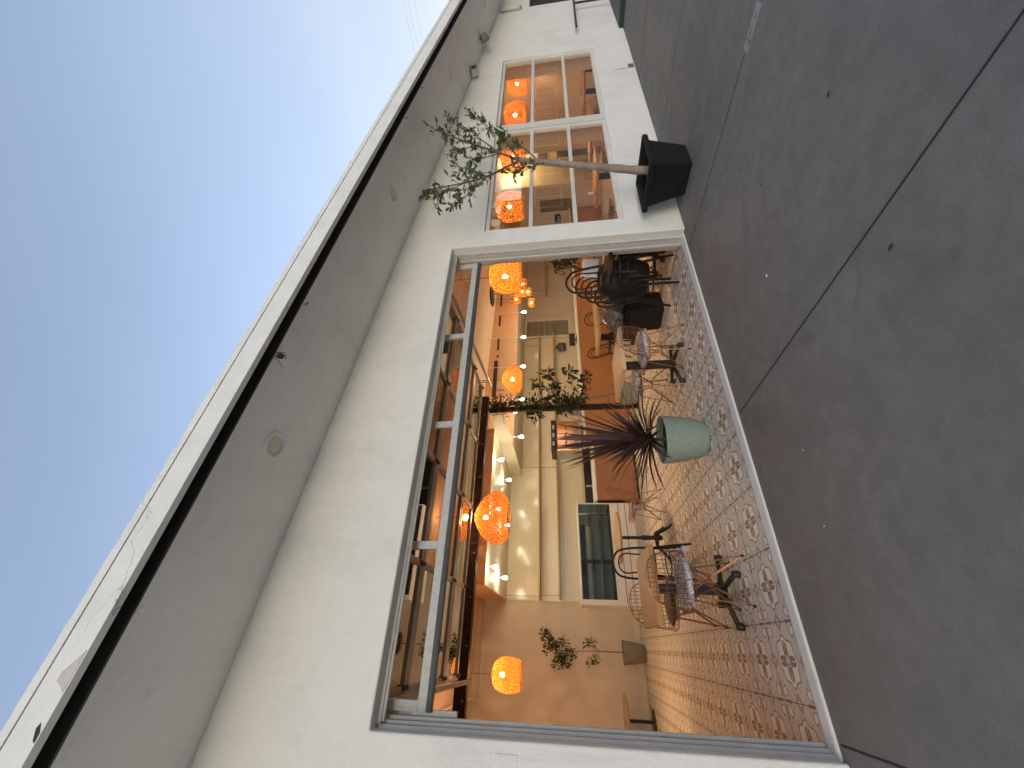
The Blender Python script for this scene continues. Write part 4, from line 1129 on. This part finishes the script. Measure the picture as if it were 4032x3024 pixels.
for i in range(230):
    t_ = rv.random(); z = 1.05 + 1.85 * t_
    leaf_cluster(lv, (-.03 + rv.gauss(0, .045), .16 + .1 * t_ + rv.gauss(0, .05), z), (.05, .05, .05), 3, .095 + .03 * (1 - t_), .036, rv, .2)
for i in range(60):
    leaf_cluster(lv, (.0 + rv.gauss(0, .14), .24 + rv.gauss(0, .08), 2.68 + rv.gauss(0, .12)), (.05, .05, .05), 2, .10, .03, rv, .1)
st.build('stem', 'twig', cv); lv.build('foliage', 'leaf_dark', cv)
# slim tree in a grey pot by the back wall
rg = random.Random(31)
gt = thing('slim_potted_tree', 'thin stemmed small tree in a grey pot before the beige wall', 'potted plant', (-.06, 7.0, 0))
pot(gt, [(.145, .004), (.17, .12), (.195, .28), (.215, .43), (.212, .44), (.20, .44), (.197, .40)], 'greystone', .198, .40)
st = MB(); st.tube([(0, 0, .39), (.005, 0, 1.0), (-.02, 0, 1.55), (.02, 0, 1.95)], [.011, .009, .007, .004], 6); lv = MB()
for (b_, n) in (((.16, -.05, 1.05), 34), ((-.14, -.03, 1.02), 34), ((-.2, 0, 1.12), 26), ((.13, .02, 1.16), 22)):
    st.tube([(0, 0, .92), b_], .003, 4); leaf_cluster(lv, b_, (.09, .08, .08), int(n * 1.3), .055, .03, rg, .2)
for (b_, n) in (((.22, -.05, 1.98), 60), ((.30, 0, 2.05), 30), ((.08, 0, 1.85), 90), ((-.10, 0, 1.72), 80), ((-.2, .0, 1.6), 60), ((-.06, -.05, 1.5), 50), ((.15, 0, 1.65), 40), ((-.26, 0, 1.78), 30), ((.0, 0, 1.98), 30)):
    st.tube([(-.01, 0, 1.45), b_], .003, 4); leaf_cluster(lv, b_, (.11, .09, .11), int(n * 1.5), .062, .034, rg, .2)
st.build('stem', 'twig', gt); lv.build('foliage', 'leaf_olive', gt)
# leafy plant just inside the right jamb
rp = random.Random(41)
jp = thing('arching_plant', 'arching olive leaved plant in a tall pot showing past the right jamb', 'potted plant', (7.35, 3.05, 0))
pot(jp, [(.16, .004), (.20, .3), (.23, .62), (.225, .63), (.21, .63), (.205, .58)], 'greystone', .206, .58)
st = MB(); lv = MB()
for i in range(26):
    az = i * 2.4; rr = rp.uniform(.25, .6); zt = rp.uniform(1.15, 1.6)
    tip = Vector((math.cos(az) * rr, math.sin(az) * rr, zt - rp.uniform(.1, .5))); midp = Vector((math.cos(az) * rr * .5, math.sin(az) * rr * .5, zt))
    pp = smooth_path([(0, 0, .58), midp, tip], 6); st.tube(pp, .004, 4)
    for p in pp[3:]:
        for q in range(3): lv.leaf(p, (math.cos(az) + rp.gauss(0, .6), math.sin(az) + rp.gauss(0, .6), -.3 + rp.gauss(0, .4)), (0, 0, 1), .12, .035, .2, .3)
st.build('stem', 'twig', jp); lv.build('foliage', 'leaf_olive', jp)

# outdoor tree in the square black pot
rt = random.Random(52)
ot = thing('potted_tree', 'slender pale trunked tree in a square black pot against the outside wall', 'potted tree', (4.45, -.41, 0))
pm = MB()
def sq(h, z): return [(-h, -h, z), (h, -h, z), (h, h, z), (-h, h, z)]
L_ = [sq(.175, .0), sq(.182, .02), sq(.245, .40), sq(.285, .405), sq(.290, .455), sq(.278, .465), sq(.262, .463), sq(.240, .40), sq(.235, .34)]
for q in L_: pm.v += q
pm.f.append((0, 3, 2, 1))
for i in range(len(L_) - 1):
    for j in range(4): pm.f.append((i * 4 + j, i * 4 + (j + 1) % 4, i * 4 + 4 + (j + 1) % 4, i * 4 + 4 + j))
pm.build('pot', 'blackplastic', ot, bevel=.012, seg=3)
MB().add(sq(.236, .36), [(0, 1, 2, 3)]).build('soil', 'soil', ot)
tp = [(.06, -.0, .34), (.10, 0, .52), (.20, 0, .80), (.30, 0, 1.08), (.40, 0, 1.36), (.49, 0, 1.62), (.57, 0, 1.84)]
tpp = smooth_path(tp, 5)
tr = MB(); tr.tube(tpp, [.048 - .0006 * i + .003 * math.sin(i * 1.7) for i in range(len(tpp))], 12)
wood = MB(); lv = MB()
fork = Vector((.57, 0, 1.84))
limbs = [([fork, (.75, -.02, 2.10), (.95, -.05, 2.42), (1.15, -.10, 2.75), (1.33, -.12, 2.98)], .019),
         ([fork, (.40, -.02, 2.02), (.20, -.05, 2.22), (.10, -.06, 2.48), (.04, -.07, 2.78), (.0, -.08, 2.98)], .017),
         ([(.20, -.05, 2.22), (.0, -.06, 2.33), (-.22, -.08, 2.44), (-.42, -.09, 2.58)], .010),
         ([fork, (.86, -.03, 1.98), (1.15, -.08, 2.18), (1.45, -.10, 2.38), (1.62, -.1, 2.50)], .012),
         ([(.75, -.02, 2.10), (1.05, -.06, 2.35), (1.35, -.10, 2.60), (1.5, -.12, 2.84)], .010),
         ([(.49, 0, 1.60), (.70, -.08, 1.80), (.85, -.10, 1.98), (1.00, -.10, 2.08)], .008),
         ([(.46, 0, 1.52), (.30, -.06, 1.66), (.18, -.08, 1.80), (.16, -.09, 1.95)], .008),
         ([(.95, -.05, 2.42), (.88, -.05, 2.6), (.80, -.06, 2.75)], .007), ([(.10, -.06, 2.48), (-.08, -.07, 2.7), (-.2, -.08, 2.85)], .007),
         ([(.20, -.05, 2.22), (.36, -.06, 2.42), (.45, -.07, 2.60)], .007), ([(.75, -.02, 2.10), (.66, -.03, 2.3), (.66, -.05, 2.5)], .008)]
def along(pp, t_): return pp[min(len(pp) - 1, int(t_ * (len(pp) - 1)))]
twn = 0
for pts, r0 in limbs:
    pp = smooth_path([Vector(p) for p in pts], 5); tr_r = [max(.0035, r0 * (1 - .75 * i / (len(pp) - 1))) for i in range(len(pp))]
    wood.tube(pp, tr_r, 7)
    nt_ = int(5 + 13 * sum((pp[i + 1] - pp[i]).length for i in range(len(pp) - 1)))
    for k in range(nt_):
        t_ = .30 + .70 * (k + rt.random()) / nt_
        p = Vector(along(pp, t_)); d = (Vector(pp[-1]) - Vector(pp[0])).normalized() * .5 + Vector((rt.gauss(0, .55), rt.gauss(0, .40), rt.gauss(.15, .45)))
        d.normalize(); Lt = rt.uniform(.07, .22) * (1.0 if r0 > .009 else .8)
        q = p + d * Lt
        if q.z > SOF(4.45 + q.x) - .05: q.z = SOF(4.45 + q.x) - .06
        if -.41 + q.y > -.03: q.y = .36
        wood.tube([p, (p + q) / 2 + Vector((0, 0, .01)), q], [.003, .0024, .0016], 4)
        nl = rt.randint(4, 7)
        for m__ in range(nl):
            s_ = .25 + .75 * m__ / nl; pq = p + (q - p) * s_
            dd = d * .6 + Vector((rt.gauss(0, .6), rt.gauss(0, .6), rt.gauss(.0, .5)))
            if -.41 + pq.y + dd.normalized().y * .07 > -.01: dd.y = -abs(dd.y)
            lv.leaf(pq, dd, (rt.gauss(0, .6), rt.gauss(0, .6), 1), rt.uniform(.055, .085), rt.uniform(.026, .040), .2, rt.uniform(-.1, .3))
tr.build('trunk', 'bark', ot, smooth=True); wood.build('branch', 'twig', ot, smooth=True); lv.build('foliage', 'leaf_ficus', ot)

# ================================================================== outside fittings
def flood(x, y, label, kind):
    o = thing('flood_light', label, 'flood light', (x, y, SOF(x)), 0, 'small dark flood lights under the eave')
    if kind == 0:
        MB().box(-.09, .09, -.06, .06, -.12, -.02).build('housing', 'greymetal', o, bevel=.01); MB().box(-.075, .075, -.066, -.0605, -.11, -.03).build('lens', 'black', o); MB().box(-.02, .02, -.02, .02, -.02, .0).build('bracket', 'black', o)
    else:
        h = MB().lathe([(.0, .07), (.06, .06), (.09, -.05), (.085, -.06), (.0, -.05)], 24).build('housing', 'greystone' if kind == 1 else 'black', o, smooth=True); h.rotation_euler = (R(65), 0, R(20)); h.location = (0, -.02, -.09)
        MB().tube([(0, 0, 0), (0, -.01, -.07)], .016, 8).build('bracket', 'black', o)
flood(8.75, -.10, 'small square black flood light where the wall meets the soffit', 0)
flood(9.85, -.22, 'round grey flood light under the soffit beyond the square one', 1)
flood(11.9, -.42, 'round black flood light under the far end of the soffit', 2)
# little hooks and wire ends hanging from the soffit slot
for i, (x, lab) in enumerate(((.08, 'small bent hook in the soffit slot nearest the left edge'), (1.76, 'tangled wire end with a twig hanging from the soffit slot'), (2.29, 'small bent hook next to the tangled wire end'), (5.34, 'small dark hook in the soffit slot above the tree'), (6.13, 'small dark hook farthest along the soffit slot'))):
    h = MB(); z = SOF(x) - .001
    h.tube([(x, -.90, z), (x + .006, -.90, z - .025), (x + .022, -.895, z - .03), (x + .026, -.89, z - .012)], .0035, 5); h.tube([(x + .008, -.90, z), (x - .006, -.885, z - .02)], .003, 5)
    if i == 1: h.tube([(x - .02, -1.0, z + .01), (x + .02, -.92, z - .02), (x + .05, -.88, z - .04), (x + .02, -.84, z - .035)], .003, 5); h.tube([(x, -.90, z), (x - .07, -.86, z - .05)], .0022, 5); h.box(x + .0, x + .03, -.90, -.87, z - .04, z - .01)
    tag(h.build('soffit_hook', 'darkmetal' if i != 0 else 'trim', None), lab, 'hook', 'hooks and wires along the soffit slot')
# handrail and ramp at the far end
hr = thing('handrail', 'black metal handrail beside the ramp at the far end of the wall', 'handrail', (11.4, -.12, 0))
MB().tube([(-1.30, 0, .90), (2.2, 0, .86)], .022, 8).build('rail', 'black', hr)
for a in (.05, 2.0): MB().tube([(a, 0, .0), (a, 0, .88)], .02, 8).build('post', 'black', hr)
rm = MB(); rm.prism([(10.08, .0), (13.6, .0), (13.6, .16), (10.10, .09)], 1, -.50, -.02)
tag(rm.build('ramp', 'greenpaint', None, bevel=.004), 'low dark green ramp against the far end of the wall', 'ramp')
# fallen leaves and grit
for x, y, lab in ((2.46, -1.97, 'dark fallen leaf farthest from the wall on the paving'), (2.76, -1.29, 'dark fallen leaf on the paving near the black pot'), (1.5, -1.78, 'dark fallen leaf beside the long joint in the paving')):
    l_ = MB(); l_.leaf((x, y, .006), (rt.gauss(0, 1), rt.gauss(0, 1), 0), (0, 0, 1), .04, .018, .12, -.1); tag(l_.build('fallen_leaf', 'leaf_litter', None), lab, 'leaf', 'fallen leaves on the paving')
pe = MB(); pe.lathe([(.0, .0), (.008, .002), (.009, .006), (.0, .011)], 8); o = pe.build('pebble', 'paper', None, smooth=True); o.location = (2.2, -.95, .0); tag(o, 'tiny white pebble on the dark paving', 'pebble')
for i, (x, y, lab) in enumerate(((1.05, -.62, 'white grit speck on the paving near the left end of the threshold'), (.62, -.55, 'pair of white grit specks nearest the left jamb'), (3.2, -1.1, 'white grit speck on the paving beside the second joint'))):
    o = bpy.data.objects['pebble'].copy(); COL.objects.link(o); o.location = (x, y, 0); o.scale = (.5, .65, .5); o['label'] = lab
# power lines far beyond the roof
for (a, b_, lab) in (((37.1, 5.0, 11.34), (31.4, 8.9, 10.0), 'upper one of three faint power lines in the pale sky'), ((37.1, 5.04, 11.01), (31.7, 8.7, 9.8), 'middle one of three faint power lines in the pale sky'), ((37.1, 5.11, 10.53), (32.5, 8.2, 9.65), 'lowest one of three faint power lines in the pale sky')):
    A, Bv = Vector(a), Vector(b_); d = Bv - A
    MB().tube([A - d * 3, A - d, A, A + d * .5, Bv, Bv + d * 2], .007, 5).build('power_line', 'greymetal', None)
    tag(bpy.data.objects['power_line'] if 'label' not in bpy.data.objects['power_line'] else [o_ for o_ in bpy.data.objects if o_.name.startswith('power_line') and 'label' not in o_][0], lab, 'power line', 'power lines in the sky')
# building across the lot, mirrored in the panes
nb = thing('neighbour_building', 'tan building across the lot mirrored in the street windows', 'building', (0, 0, 0))
MB().box(20, 82, -26, -18, 0, 4.5).build('wall', 'neighbour', nb)
MB().box(20, 33, -25, -17.9, 4.501, 6.2).build('upper_wall', 'neighbour', nb); MB().box(49, 58, -25, -17.9, 4.501, 8.4).build('upper_wall', 'neighbour', nb); MB().box(63, 72, -25, -17.9, 4.501, 8.6).build('upper_wall', 'neighbour', nb)
for x in range(23, 80, 5):
    MB().box(x - 1.4, x + 1.4, -17.99, -17.94, 1.0, 3.2).build('window', 'neighbourwin', nb)
    fr = MB(); fr.box(x - 1.5, x - 1.4, -18.0, -17.9, .9, 3.3); fr.box(x + 1.4, x + 1.5, -18.0, -17.9, .9, 3.3); fr.box(x - 1.4, x + 1.4, -18.0, -17.9, 3.2, 3.3); fr.box(x - 1.4, x + 1.4, -18.0, -17.9, .9, 1.0); fr.box(x - .05, x + .05, -17.935, -17.9, 1.0, 3.2)
    fr.build('window_frame', 'trim', nb)
